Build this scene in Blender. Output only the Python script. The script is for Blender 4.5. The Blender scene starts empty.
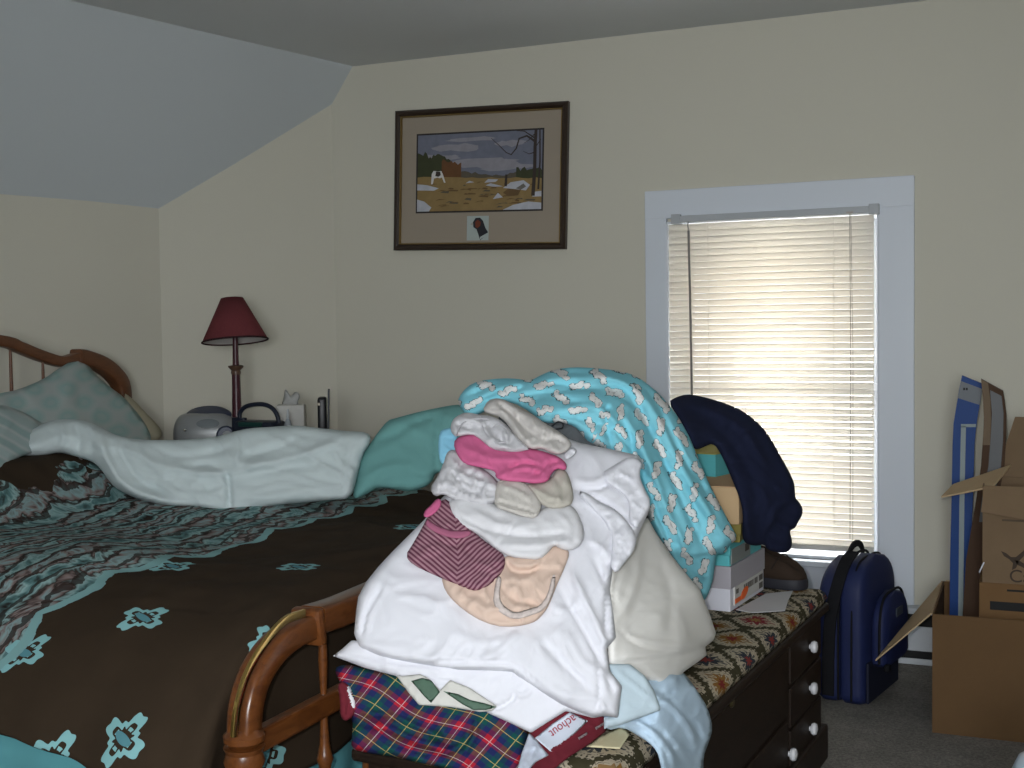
import bpy, bmesh, math, random
import numpy as np
from mathutils import Vector, Matrix, noise as mnoise
from mathutils.geometry import delaunay_2d_cdt

random.seed(7)
SC = bpy.context.scene
COL = SC.collection
# ------------------------------------------------------------------ camera
FPX = 1200.0
CAMH = 1.22
def _cam_axes(yaw, pitch, roll):
    y, p, r = math.radians(yaw), math.radians(pitch), math.radians(roll)
    fw = np.array([-math.sin(y)*math.cos(p), math.cos(y)*math.cos(p), -math.sin(p)])
    rt = np.array([math.cos(y), math.sin(y), 0.0])
    up = np.cross(rt, fw)
    return rt*math.cos(r)+up*math.sin(r), up*math.cos(r)-rt*math.sin(r), fw
CR, CU, CF = _cam_axes(23.1, 2.34, -0.75)
CC = np.array([0.0, 0.0, CAMH])
cam = bpy.data.cameras.new('camera')
cam.sensor_width = 36.0
cam.lens = FPX/1024.0*36.0
cam.clip_start = 0.05
camo = bpy.data.objects.new('camera', cam)
COL.objects.link(camo)
camo.matrix_world = Matrix(((CR[0], CU[0], -CF[0], CC[0]), (CR[1], CU[1], -CF[1], CC[1]), (CR[2], CU[2], -CF[2], CC[2]), (0, 0, 0, 1)))
SC.camera = camo
# ------------------------------------------------------------------ exposure, sky, lights
SC.view_settings.view_transform = 'Standard'
SC.view_settings.look = 'None'
SC.view_settings.exposure = 0.0
SC.view_settings.gamma = 1.0
SC.view_settings.use_curve_mapping = False
w = bpy.data.worlds.new('sky'); SC.world = w
w.use_nodes = True
wn = w.node_tree; wn.nodes.clear()
_bg = wn.nodes.new('ShaderNodeBackground'); _out = wn.nodes.new('ShaderNodeOutputWorld')
_tc = wn.nodes.new('ShaderNodeTexCoord'); _sx = wn.nodes.new('ShaderNodeSeparateXYZ')
_rp = wn.nodes.new('ShaderNodeValToRGB'); _mr = wn.nodes.new('ShaderNodeMapRange')
wn.links.new(_tc.outputs['Generated'], _sx.inputs[0])
wn.links.new(_sx.outputs['Z'], _mr.inputs['Value'])
_mr.inputs['From Min'].default_value = -1; _mr.inputs['From Max'].default_value = 1
wn.links.new(_mr.outputs[0], _rp.inputs[0])
el = _rp.color_ramp.elements
el[0].position = 0.0; el[0].color = (.20, .19, .16, 1)
el[1].position = 1.0; el[1].color = (.62, .78, 1.0, 1)
e = el.new(0.44); e.color = (.45, .43, .38, 1)
e = el.new(0.52); e.color = (1.0, .99, .95, 1)
e = el.new(0.62); e.color = (.95, .98, 1.0, 1)
wn.links.new(_rp.outputs[0], _bg.inputs[0]); _bg.inputs[1].default_value = 4.5
wn.links.new(_bg.outputs[0], _out.inputs[0])

def light(name, kind, loc, energy, color=(1, 1, 1), **kw):
    l = bpy.data.lights.new(name, kind); l.energy = energy; l.color = color
    for k, v in kw.items(): setattr(l, k, v)
    o = bpy.data.objects.new(name, l); COL.objects.link(o); o.location = loc
    return o
def aim(o, to):
    d = Vector(to)-o.location
    o.rotation_euler = d.to_track_quat('-Z', 'Y').to_euler()
# the flash of the camera that took the photograph
flash = light('camera_flash', 'SPOT', tuple(CC - CR*0.05 + CU*0.035), 101.0, (0.97, 0.98, 1.0), spot_size=math.radians(84), spot_blend=1.0, shadow_soft_size=0.012)
aim(flash, tuple(CC + CF*3 + CR*0.10 - CU*0.03))
# daylight from the windows behind the photographer
day = light('daylight_behind', 'AREA', (0.4, -1.75, 1.45), 74.0, (0.86, 0.93, 1.0), shape='RECTANGLE', size=1.0, size_y=1.2)
aim(day, (-1.2, 4.6, 1.2))
# added area lamp for the window's daylight, set close so the blind's top dims
win_lamp = light('added_window_lamp', 'AREA', (-0.86, 5.85, 0.88), 150.0, (1.0, 0.985, 0.955), shape='RECTANGLE', size=0.9, size_y=0.55)
aim(win_lamp, (-0.88, 4.7, 0.90))

# ------------------------------------------------------------------ pixel <-> place
def ray(x, y): return CF + CR*((x-512.0)/FPX) - CU*((y-384.0)/FPX)
def on(x, y, axis, val):
    i = 'xyz'.index(axis); d = ray(x, y)
    return CC + d*((val-CC[i])/d[i])
def onpl(x, y, n, p0):
    d = ray(x, y); n = np.array(n, float)
    return CC + d*(n.dot(np.array(p0)-CC)/n.dot(d))
def proj(P):
    d = np.array(P)-CC; z = d.dot(CF)
    return 512+FPX*d.dot(CR)/z, 384-FPX*d.dot(CU)/z

# ------------------------------------------------------------------ node expressions
class X:
    def __init__(s, nt, sock): s.nt, s.s = nt, sock
    def _m(s, op, *a, clamp=False):
        n = s.nt.nodes.new('ShaderNodeMath'); n.operation = op; n.use_clamp = clamp
        for i, v in enumerate((s,)+a):
            if isinstance(v, X): s.nt.links.new(v.s, n.inputs[i])
            else: n.inputs[i].default_value = float(v)
        return X(s.nt, n.outputs[0])
    def __add__(s, o): return s._m('ADD', o)
    __radd__ = __add__
    def __mul__(s, o): return s._m('MULTIPLY', o)
    __rmul__ = __mul__
    def __sub__(s, o): return s._m('SUBTRACT', o)
    def __rsub__(s, o): return (s*-1.0)+o
    def __truediv__(s, o): return s._m('DIVIDE', o)
    def abs(s): return s._m('ABSOLUTE')
    def sin(s): return s._m('SINE')
    def cos(s): return s._m('COSINE')
    def sqrt(s): return s._m('SQRT')
    def floor(s): return s._m('FLOOR')
    def fract(s): return s._m('FRACT')
    def max(s, o): return s._m('MAXIMUM', o)
    def min(s, o): return s._m('MINIMUM', o)
    def gt(s, o): return s._m('GREATER_THAN', o)
    def lt(s, o): return s._m('LESS_THAN', o)
    def mod(s, o): return s._m('FLOORED_MODULO', o)
    def atan2(s, o): return s._m('ARCTAN2', o)
    def cen(s, p): return (s/p).fract()*p - p*0.5      # cell-centred coordinate
    def below(s, v, soft): return (s-v)._m('MULTIPLY_ADD', -1.0/soft, 0.5, clamp=True)

class G:
    """a material being put together"""
    def __init__(g, name, rough=0.8, spec=0.3):
        g.m = bpy.data.materials.new(name); g.m.use_nodes = True
        g.nt = g.m.node_tree; g.b = g.nt.nodes['Principled BSDF']
        g.b.inputs['Roughness'].default_value = rough
        g.b.inputs['Specular IOR Level'].default_value = spec
    def uv(g):
        n = g.nt.nodes.new('ShaderNodeUVMap'); s = g.nt.nodes.new('ShaderNodeSeparateXYZ')
        g.nt.links.new(n.outputs[0], s.inputs[0]); g.vec = n.outputs[0]
        return X(g.nt, s.outputs[0]), X(g.nt, s.outputs[1])
    def obj(g):
        n = g.nt.nodes.new('ShaderNodeTexCoord'); g.vec = n.outputs['Object']; s = g.nt.nodes.new('ShaderNodeSeparateXYZ')
        g.nt.links.new(g.vec, s.inputs[0])
        return X(g.nt, s.outputs[0]), X(g.nt, s.outputs[1]), X(g.nt, s.outputs[2])
    def noise(g, scale, detail=2.0, rough=0.5, vec=None, out='Fac', dist=0.0):
        n = g.nt.nodes.new('ShaderNodeTexNoise'); n.inputs['Scale'].default_value = scale
        n.inputs['Detail'].default_value = detail; n.inputs['Roughness'].default_value = rough; n.inputs['Distortion'].default_value = dist
        if vec is None: vec = g.vec
        g.nt.links.new(vec, n.inputs['Vector'])
        return X(g.nt, n.outputs[out])
    def comb(g, a, b, c=0.0):
        n = g.nt.nodes.new('ShaderNodeCombineXYZ')
        for i, v in enumerate((a, b, c)):
            if isinstance(v, X): g.nt.links.new(v.s, n.inputs[i])
            else: n.inputs[i].default_value = v
        return n.outputs[0]
    def mix(g, fac, a, b):
        n = g.nt.nodes.new('ShaderNodeMix'); n.data_type = 'RGBA'
        for v, i in ((fac, 0), (a, 6), (b, 7)):
            if isinstance(v, X): g.nt.links.new(v.s, n.inputs[i])
            elif isinstance(v, bpy.types.NodeSocket): g.nt.links.new(v, n.inputs[i])
            elif i == 0: n.inputs[0].default_value = v
            else: n.inputs[i].default_value = (*v, 1)
        return n.outputs[2]
    def ramp(g, fac, stops):
        n = g.nt.nodes.new('ShaderNodeValToRGB'); g.nt.links.new(fac.s, n.inputs[0])
        els = n.color_ramp.elements
        els[0].position, els[0].color = stops[0][0], (*stops[0][1], 1)
        els[1].position, els[1].color = stops[-1][0], (*stops[-1][1], 1)
        for p, c in stops[1:-1]:
            e = els.new(p); e.color = (*c, 1)
        return n.outputs[0]
    def color(g, c):
        if isinstance(c, tuple): g.b.inputs['Base Color'].default_value = (*c, 1)
        else: g.nt.links.new(c, g.b.inputs['Base Color'])
        return g
    def bump(g, fac, strength, dist=0.002):
        n = g.nt.nodes.new('ShaderNodeBump'); n.inputs['Strength'].default_value = strength; n.inputs['Distance'].default_value = dist
        g.nt.links.new(fac.s, n.inputs['Height']); g.nt.links.new(n.outputs[0], g.b.inputs['Normal'])
        return g
MATS = {}
def plain(name, c, rough=0.8, spec=0.3, metal=0.0, var=0.06, scale=8.0, bump=0.0, bscale=200.0):
    """one colour with a little unevenness of its own"""
    if name in MATS: return MATS[name]
    g = G(name, rough, spec); g.obj()
    f = g.noise(scale, 3.0)
    g.color(g.mix(f, tuple(v*(1-var) for v in c), tuple(min(1, v*(1+var)) for v in c)))
    g.b.inputs['Metallic'].default_value = metal
    if bump: g.bump(g.noise(bscale, 2.0), bump, 0.001)
    MATS[name] = g.m
    return g.m
def cloth(name, c, var=0.05, weave=0.25, rough=0.95):
    return plain(name, c, rough, 0.12, 0.0, var, 9.0, weave, 700.0)

# ------------------------------------------------------------------ objects
def base_of(o):
    while o.parent: o = o.parent
    return np.array(o.location)
def obj(name, bm, mats, parent=None, smooth=False, at=None):
    """link a bmesh written in room coordinates as ONE object"""
    me = bpy.data.meshes.new(name)
    if smooth is not None:
        bmesh.ops.recalc_face_normals(bm, faces=bm.faces)
    bm.verts.ensure_lookup_table()
    if parent is not None: off = base_of(parent)
    elif at is not None: off = np.array(at, float)
    else:
        co = np.array([v.co for v in bm.verts])
        off = np.array([(co[:, 0].min()+co[:, 0].max())/2, (co[:, 1].min()+co[:, 1].max())/2, co[:, 2].min()])
    bmesh.ops.translate(bm, verts=bm.verts, vec=Vector(-off))
    bm.to_mesh(me); bm.free()
    for m in (mats if isinstance(mats, (list, tuple)) else [mats]): me.materials.append(m)
    if smooth:
        for p in me.polygons: p.use_smooth = True
        if smooth != 'all':
            me.set_sharp_from_angle(angle=math.radians(smooth if smooth is not True else 40))
    o = bpy.data.objects.new(name, me); COL.objects.link(o)
    if parent is not None: o.parent = parent
    else: o.location = Vector(off)
    return o
def tag(o, label, cat, group=None):
    o['label'] = label; o['category'] = cat
    if group: o['group'] = group
    return o
def thing(name, loc, label, cat, group=None):
    o = bpy.data.objects.new(name, None); COL.objects.link(o); o.location = Vector(loc)
    o.empty_display_size = 0.05
    return tag(o, label, cat, group)
def struct(name, bm, m, parent=None, smooth=False):
    o = obj(name, bm, m, parent, smooth)
    o['kind'] = 'structure'
    return o
def B(): return bmesh.new()
def box(bm, lo, hi, bev=0.0, M=None, seg=2, mi=0):
    """axis box lo..hi, bevelled, then moved by matrix M"""
    lo, hi = np.minimum(lo, hi), np.maximum(lo, hi)
    t = bmesh.new()
    r = bmesh.ops.create_cube(t, size=1.0)
    for v in t.verts:
        v.co = Vector([(lo[i]+hi[i])/2 + v.co[i]*(hi[i]-lo[i]) for i in range(3)])
    if bev > 0: bmesh.ops.bevel(t, geom=list(t.edges), offset=bev, segments=seg, affect='EDGES', profile=0.5)
    if M is not None: bmesh.ops.transform(t, matrix=M, verts=t.verts)
    for f in t.faces: f.material_index = mi
    merge(bm, t)
    return bm
def merge(bm, t):
    me = bpy.data.meshes.new('tmp'); t.to_mesh(me); t.free()
    bm.from_mesh(me); bpy.data.meshes.remove(me)
def frame(origin, ang):
    return Matrix.Translation(Vector(origin)) @ Matrix.Rotation(ang, 4, 'Z')
def lathe(bm, prof, c, segs=24, M=None, mi=0):
    t = bmesh.new(); rings = []
    for r, z in prof:
        rings.append([t.verts.new((r*math.cos(2*math.pi*k/segs), r*math.sin(2*math.pi*k/segs), z)) for k in range(segs)])
    for a, b in zip(rings, rings[1:]):
        for k in range(segs): t.faces.new((a[k], a[(k+1) % segs], b[(k+1) % segs], b[k]))
    t.faces.new(rings[0][::-1]); t.faces.new(rings[-1])
    for f in t.faces: f.material_index = mi
    if M is not None: bmesh.ops.transform(t, matrix=M, verts=t.verts)
    bmesh.ops.translate(t, verts=t.verts, vec=Vector(c))
    merge(bm, t); return bm
def tube(bm, pts, rad, segs=10, flat=None, up=None, mi=0):
    """sweep along pts; rad one number or one per point; flat=(a,b) = half sizes of a rounded bar (a sideways, b along up)"""
    t = bmesh.new(); P = [np.array(p, float) for p in pts]; n = len(P)
    rads = rad if isinstance(rad, (list, tuple)) else [rad]*n
    U = np.array(up if up is not None else (0, 0, 1), float); rings = []
    for i in range(n):
        d = P[min(i+1, n-1)]-P[max(i-1, 0)]; d /= np.linalg.norm(d)+1e-9
        s = np.cross(d, U)
        if np.linalg.norm(s) < 1e-3: s = np.cross(d, np.array((1.0, 0.13, 0)))
        s /= np.linalg.norm(s); u = np.cross(s, d); U2 = u
        if up is None: U = U2
        ring = []
        for k in range(segs):
            a = 2*math.pi*(k+0.5)/segs; ca, sa = math.cos(a), math.sin(a)
            if flat:
                fa, fb = flat[i] if isinstance(flat, list) else flat
                e = 0.35
                ca = math.copysign(abs(ca)**e, ca)*fa; sa = math.copysign(abs(sa)**e, sa)*fb
            else: ca *= rads[i]; sa *= rads[i]
            ring.append(t.verts.new(Vector(P[i]+s*ca+u*sa)))
        rings.append(ring)
    for a, b in zip(rings, rings[1:]):
        for k in range(segs): t.faces.new((a[k], a[(k+1) % segs], b[(k+1) % segs], b[k]))
    t.faces.new(rings[0][::-1]); t.faces.new(rings[-1])
    for f in t.faces: f.material_index = mi
    merge(bm, t); return bm
def prism(bm, poly, vec, mi=0):
    """closed plate: 3-D polygon pushed along vec"""
    vec = np.array(vec, float)
    a = [bm.verts.new(Vector(p)) for p in poly]; b = [bm.verts.new(Vector(np.array(p)+vec)) for p in poly]
    fs = [bm.faces.new(a), bm.faces.new(b[::-1])]
    for k in range(len(a)): fs.append(bm.faces.new((a[k], b[k], b[(k+1) % len(a)], a[(k+1) % len(a)])))
    for f in fs: f.material_index = mi
    return bm
def curve(pts, n=24):
    """Catmull-Rom through pts"""
    P = [np.array(p, float) for p in pts]; P = [2*P[0]-P[1]]+P+[2*P[-1]-P[-2]]; out = []
    m = len(P)-3
    for i in range(n):
        s = i/(n-1)*m; k = min(int(s), m-1); t = s-k
        a, b, c, d = P[k:k+4]
        out.append(0.5*((2*b)+(-a+c)*t+(2*a-5*b+4*c-d)*t*t+(-a+3*b-3*c+d)*t**3))
    return out
def text_bm(bm, s, size, M, depth=0.0004, mi=0, sx=1.0):
    cu = bpy.data.curves.new('t', 'FONT'); cu.body = s; cu.size = size; cu.extrude = depth; cu.align_x = 'CENTER'; cu.align_y = 'CENTER'
    o = bpy.data.objects.new('t', cu); COL.objects.link(o)
    me = bpy.data.meshes.new_from_object(o.evaluated_get(bpy.context.evaluated_depsgraph_get()))
    t = bmesh.new(); t.from_mesh(me)
    for f in t.faces: f.material_index = mi
    bmesh.ops.transform(t, matrix=M @ Matrix.Diagonal((sx, 1, 1, 1)), verts=t.verts)
    merge(bm, t)
    bpy.data.meshes.remove(me); bpy.data.objects.remove(o); bpy.data.curves.remove(cu)
    return bm

# ------------------------------------------------------------------ soft cloth lumps
def chaikin(p, it=1):
    p = np.array(p, float)
    for _ in range(it):
        q = np.roll(p, -1, 0); p = np.stack([p*.75+q*.25, p*.25+q*.75], 1).reshape(-1, 2)
    return p
def resample(p, step, closed=True):
    q = np.vstack([p, p[:1]]) if closed else np.array(p, float)
    L = np.concatenate([[0], np.cumsum(np.linalg.norm(np.diff(q, axis=0), axis=1))])
    n = max(3 if closed else 2, int(round(L[-1]/step)))
    s = np.linspace(0, L[-1], n, endpoint=not closed)
    return np.stack([np.interp(s, L, q[:, 0]), np.interp(s, L, q[:, 1])], 1)
def inside(pts, poly):
    x, y = pts[:, 0], pts[:, 1]; r = np.zeros(len(pts), bool); j = len(poly)-1
    for i in range(len(poly)):
        xi, yi = poly[i]; xj, yj = poly[j]
        c = ((yi > y) != (yj > y)) & (x < (xj-xi)*(y-yi)/(yj-yi+1e-12)+xi); r ^= c; j = i
    return r
def segdist(pts, line):
    """distance, signed side and position along a polyline for many points"""
    line = np.array(line, float); best = np.full(len(pts), 1e9); side = np.zeros(len(pts)); pos = np.zeros(len(pts))
    L = np.concatenate([[0], np.cumsum(np.linalg.norm(np.diff(line, axis=0), axis=1))])
    for k in range(len(line)-1):
        a, b = line[k], line[k+1]; ab = b-a; l2 = ab.dot(ab)+1e-9
        t = np.clip(((pts-a)@ab)/l2, 0, 1); d = np.linalg.norm(pts-(a+t[:, None]*ab), axis=1)
        c = ab[0]*(pts[:, 1]-a[1])-ab[1]*(pts[:, 0]-a[0]); m = d < best
        best[m] = d[m]; side[m] = np.sign(c)[m]; pos[m] = (L[k]+t*math.sqrt(l2))[m]
    return best, side, pos/max(L[-1], 1e-6)
def fbm(pts, scale, seed, stretch=(1, 1), ang=0.0):
    ca, sa = math.cos(ang), math.sin(ang)
    return np.array([mnoise.fractal(Vector(((x*ca+y*sa)/scale/stretch[0], (-x*sa+y*ca)/scale/stretch[1], seed*7.31)), 0.8, 2.0, 3) for x, y in pts])
def crumple(q, scale, seed, stretch=(1, 1), ang=0.0):
    """sharp-crested folds with soft hollows between, wandering and of several sizes"""
    ca, sa = math.cos(ang), math.sin(ang); out = np.zeros(len(q))
    for i, (x, y) in enumerate(q):
        u, v = (x*ca+y*sa)/stretch[0]/scale, (-x*sa+y*ca)/stretch[1]/scale
        wx = mnoise.noise(Vector((u*.7, v*.7, seed*3.1))); wy = mnoise.noise(Vector((u*.7, v*.7, seed*3.1+40)))
        u += wx*.9; v += wy*.9; s_ = 0.0; am = 1.0; f = 1.0
        for k in range(3):
            n = mnoise.noise(Vector((u*f*.8, v*f*.8, seed*7.3+k*11)))
            s_ += am*(max(0.0, 1-abs(n)*2.0)**2.2-.3); am *= .48; f *= 2.05
        out[i] = s_
    return out*1.9
def rbf(ctrl):
    """smooth depth through control points (px, py, axis, value)"""
    c = np.array([(p[0], p[1]) for p in ctrl], float)
    t = np.array([(p[3]-CC['xyz'.index(p[2])])/ray(p[0], p[1])['xyz'.index(p[2])] for p in ctrl])
    n = len(c)
    if n < 4: 
        A = np.hstack([c/500, np.ones((n, 1))]); w_ = np.linalg.lstsq(A, t, rcond=None)[0]
        return lambda q: np.hstack([q/500, np.ones((len(q), 1))])@w_
    K = np.linalg.norm(c[:, None]-c[None], axis=2)/500; A = np.hstack([c/500, np.ones((n, 1))])
    S = np.block([[K, A], [A.T, np.zeros((3, 3))]]); w_ = np.linalg.solve(S, np.concatenate([t, np.zeros(3)]))
    return lambda q: (np.linalg.norm(q[:, None]-c[None], axis=2)/500)@w_[:n]+np.hstack([q/500, np.ones((len(q), 1))])@w_[n:]
def planeY(fn):
    return lambda q: np.array([(fn(x, y)-CC[1])/ray(x, y)[1] for x, y in q])
def lump(name, poly, base, mats, thick=0.05, bulge=0.02, edge=14, off=0.0, folds=(), wr=(0.003, 22), step=3.6, seed=1, parent=None,
         corner=1, uvf=None, zmin=None, faces_mat=None, stretch=(1, 1), ang=0.0, limit=None, hem=0.0, crease=1.0, extra=None):
    """A piece of cloth or a soft thing: outline laid on a depth surface, rounded, folded, wrinkled, with a real back.
    folds: (polyline, width_px, height_m[, kind]) kind 'r' ridge, 's' step edge raised on the right-hand side of travel"""
    pl = resample(chaikin(poly, corner) if corner else np.array(poly, float), step)
    xs = np.arange(pl[:, 0].min(), pl[:, 0].max(), step); ys = np.arange(pl[:, 1].min(), pl[:, 1].max(), step*.866)
    g = np.array([(x+(step/2 if j % 2 else 0), y) for j, y in enumerate(ys) for x in xs])
    g = g[inside(g, pl)]
    ring = np.vstack([pl, pl[:1]])
    g = g[segdist(g, ring)[0] > step*.55]
    allp = np.vstack([pl, g]); n = len(pl)
    vo, _, fo, _, _, _ = delaunay_2d_cdt([Vector(p) for p in allp], [(i, (i+1) % n) for i in range(n)], [list(range(n))], 1, 1e-4)
    q = np.array([(v[0], v[1]) for v in vo])
    d = segdist(q, ring)[0]; bd = d < 1e-3
    k = np.clip(d/edge, 0, 1); prof = np.sqrt(1-(1-k)**2)
    k2 = np.clip(d/6.0, 0, 1)
    t = base(q)-off
    disp = bulge*prof
    for f in folds:
        line, wd, h = np.array(f[0], float), f[1]*.85, f[2]*1.35; kind = f[3] if len(f) > 3 else 'r'
        dd, sd, pos = segdist(q, curve2(line)); 
        taper = np.clip(np.minimum(pos, 1-pos)*6+0.15, 0, 1)
        if kind == 'r': disp = disp + h*np.exp(-(dd/wd)**2)*taper*k2
        else: disp = disp + h*(1/(1+np.exp(-np.clip(sd*dd/(wd*.3), -30, 30))))*np.exp(-np.maximum(sd*dd, 0)/(wd*5))*taper*k2
    if wr: disp = disp + wr[0]*crease*crumple(q, wr[1], seed, stretch, ang)*k2
    if extra is not None: disp = disp + extra(q)*k2
    tf = t-disp; tb = t+thick*prof
    R = np.array([ray(x, y) for x, y in q])
    if hem: tf = tf - hem*np.exp(-((d-5)/2.0)**2)
    F_ = CC+R*tf[:, None]; Bk = CC+R*tb[:, None]
    if zmin is not None: Bk[:, 2] = np.maximum(Bk[:, 2], zmin)
    if limit is not None: F_, Bk = limit(F_), limit(Bk)
    bm = B(); uvl = bm.loops.layers.uv.new('UVMap')
    vf = [bm.verts.new(Vector(p)) for p in F_]
    vb = [vf[i] if bd[i] else bm.verts.new(Vector(p)) for i, p in enumerate(Bk)]
    idx = {}
    for i, v in enumerate(vf): idx[v] = i
    for i, v in enumerate(vb): idx[v] = i
    for f in fo:
        f = list(f)
        for vs in ([vf[i] for i in f[::-1]], [vb[i] for i in f]):
            if len(set(vs)) == len(vs):
                try: nf = bm.faces.new(vs)
                except ValueError: continue
                for l in nf.loops:
                    x, y = q[idx[l.vert]]
                    l[uvl].uv = uvf(x, y) if uvf else (x*.002, -y*.002)
                if faces_mat is not None: nf.material_index = faces_mat(*np.mean([q[idx[v]] for v in vs], axis=0))
    return obj(name, bm, mats, parent, smooth='all')
def curve2(line):
    if len(line) < 3: return line
    return np.array([c for c in curve(line, max(8, len(line)*4))])
# ================================================================== THE ROOM
WY = 4.613            # back wall
ZC = 2.403            # flat ceiling
A_ = np.array([-3.31, 4.04]); B_ = np.array([-2.815, WY])           # foot of the slanted corner wall
C_ = np.array([-2.704, WY]); RD = np.array([-0.259, -0.966])        # where slope, ceiling and wall meet; run of the slope
KZ = 1.766            # top of the low wall on the left
m_wall = plain('cream_wall_paint', (.60, .575, .485), 0.75, 0.25, 0, .02, 1.6, 0.10, 60)
m_ceil = plain('ceiling_paint', (.66, .675, .68), 0.85, 0.2, 0, .03, 1.2, 0.10, 50)
m_slope = plain('slope_paint', (.55, .585, .60), 0.8, 0.2, 0, .03, 1.0, 0.10, 40)
m_trim = plain('trim_paint', (.66, .70, .76), 0.45, 0.4, 0, .02, 3.0)
g = G('carpet', 1.0, 0.05); g.obj()
n1 = g.noise(130, 3, .7); n2 = g.noise(9, 2)
g.color(g.mix(n2*.35+n1._m('MULTIPLY_ADD', 1.9, -.65, clamp=True)*.65, (.095, .088, .080), (.42, .395, .36))); g.bump(n1, .9, .006)
m_carpet = g.m

bm = B(); box(bm, (-6, -2.4, -.12), (1.9, WY+.3, 0)); struct('floor', bm, m_carpet)
# window opening in the back wall
WX0, WX1, WZ0, WZ1 = -1.296, -0.488, 0.352, 1.655
bm = B()
box(bm, (B_[0]-.02, WY, -.1), (WX0, WY+.26, ZC+.15)); box(bm, (WX1, WY, -.1), (1.9, WY+.26, ZC+.15))
box(bm, (WX0, WY, WZ1), (WX1, WY+.26, ZC+.15)); box(bm, (WX0, WY, -.1), (WX1, WY+.26, WZ0))
struct('wall_back', bm, m_wall)
def vplate(bm, a, b, z0, z1, t):
    """upright slab between plan points a and b, thickened to the left of a->b"""
    a, b = np.array(a, float), np.array(b, float); d = b-a; n = np.array([-d[1], d[0]])/np.linalg.norm(d)*t
    prism(bm, [(a[0], a[1], z0), (b[0], b[1], z0), (b[0], b[1], z1), (a[0], a[1], z1)], (n[0], n[1], 0))
bm = B(); d = (B_-A_)/np.linalg.norm(B_-A_); vplate(bm, A_-d*.05, B_+d*.0, -.1, ZC+.1, .14); struct('wall_corner', bm, m_wall)
K2 = A_+RD*6.6
bm = B(); vplate(bm, K2, A_, -.1, KZ+.02, .14); struct('wall_left', bm, m_wall)
# sloped ceiling: plane through the low wall top and the ceiling edge
E2 = C_+RD*6.9
s_dir = np.array([A_[0]-C_[0], A_[1]-C_[1], KZ-ZC])
p1 = np.array([A_[0], A_[1], KZ]); p2 = np.array([K2[0], K2[1], KZ]); p3 = np.array([E2[0], E2[1], ZC]); p4 = np.array([C_[0], C_[1], ZC])
nrm = np.cross(p2-p1, p4-p1); nrm /= np.linalg.norm(nrm); nrm *= np.sign(nrm[2])
ext = np.array([-RD[0], -RD[1], 0])
down = (p1-p4)-np.dot(p1-p4, ext)*ext; down /= np.linalg.norm(down)
def slab_grid(bm, o, u, v, nu, nv, n, amp, th):
    """a gently uneven plastered slab"""
    V = []
    for i in range(nu+1):
        r = []
        for j in range(nv+1):
            p = o+u*i/nu+v*j/nv; k = amp*mnoise.noise(Vector(p*1.3))
            r.append(bm.verts.new(Vector(p+n*k)))
        V.append(r)
    W = [[bm.verts.new(v.co+Vector(n*th)) for v in r] for r in V]
    for i in range(nu):
        for j in range(nv):
            bm.faces.new((V[i][j], V[i+1][j], V[i+1][j+1], V[i][j+1])); bm.faces.new((W[i][j], W[i][j+1], W[i+1][j+1], W[i+1][j]))
    for i in range(nu):
        bm.faces.new((V[i][0], W[i][0], W[i+1][0], V[i+1][0])); bm.faces.new((V[i][nv], V[i+1][nv], W[i+1][nv], W[i][nv]))
    for j in range(nv):
        bm.faces.new((V[0][j], V[0][j+1], W[0][j+1], W[0][j])); bm.faces.new((V[nu][j], W[nu][j], W[nu][j+1], V[nu][j+1]))
bm = B(); slab_grid(bm, p4+ext*.5-down*.0, -ext*7.4, down*1.08, 24, 8, nrm, .006, .1); o = struct('ceiling_slope', bm, m_slope, smooth=30)
bm = B()
ce = [(C_+np.array([-RD[0], -RD[1]])*.4), E2, np.array([1.9, E2[1]]), np.array([1.9, WY+.2])]
prism(bm, [(p[0], p[1], ZC) for p in ce], (0, 0, .12)); struct('ceiling', bm, m_ceil)
bm = B(); box(bm, (1.62, -2.2, -.1), (1.76, WY+.1, ZC+.1)); struct('wall_right', bm, m_wall)
bm = B()   # wall behind the photographer, with its own window opening
box(bm, (-6, -2.3, -.1), (-.15, -2.15, ZC+.1)); box(bm, (.95, -2.3, -.1), (1.7, -2.15, ZC+.1)); box(bm, (-.15, -2.3, -.1), (.95, -2.15, .8)); box(bm, (-.15, -2.3, 2.1), (.95, -2.15, ZC+.1))
struct('wall_rear', bm, m_wall)

# ------------------------------------------------------------------ window
bm = B()
for lo, hi in (((WX0, WY-.02, WZ0-.03), (WX0+.008, WY+.25, WZ1)), ((WX1-.008, WY-.02, WZ0-.03), (WX1, WY+.25, WZ1)), ((WX0, WY-.02, WZ1-.008), (WX1, WY+.25, WZ1+.0)), ((WX0, WY+.02, WZ0-.03), (WX1, WY+.27, WZ0+.012))):
    box(bm, lo, hi)
win = struct('window_1', bm, m_trim)
CX0, CX1, CZ0, CZ1 = -1.379, -0.366, 0.209, 1.779
bm = B(); box(bm, (CX0, WY-.022, CZ0), (WX0+.004, WY+.002, 1.67), .003); obj('side_casing', bm, m_trim, win)
bm = B(); box(bm, (WX1-.004, WY-.022, CZ0), (CX1, WY+.002, 1.67), .003); obj('side_casing', bm, m_trim, win)
bm = B(); box(bm, (CX0, WY-.023, 1.668), (CX1, WY+.002, CZ1), .003); obj('head_casing', bm, m_trim, win)
bm = B(); box(bm, (WX0, WY-.016, CZ0), (WX1, WY+.002, WZ0-.02), .002); obj('apron', bm, m_trim, win)
bm = B(); box(bm, (WX0, WY-.04, WZ0-.022), (WX1, WY+.06, WZ0), .004); obj('sill', bm, m_trim, win)
bm = B()   # two sashes
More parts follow.
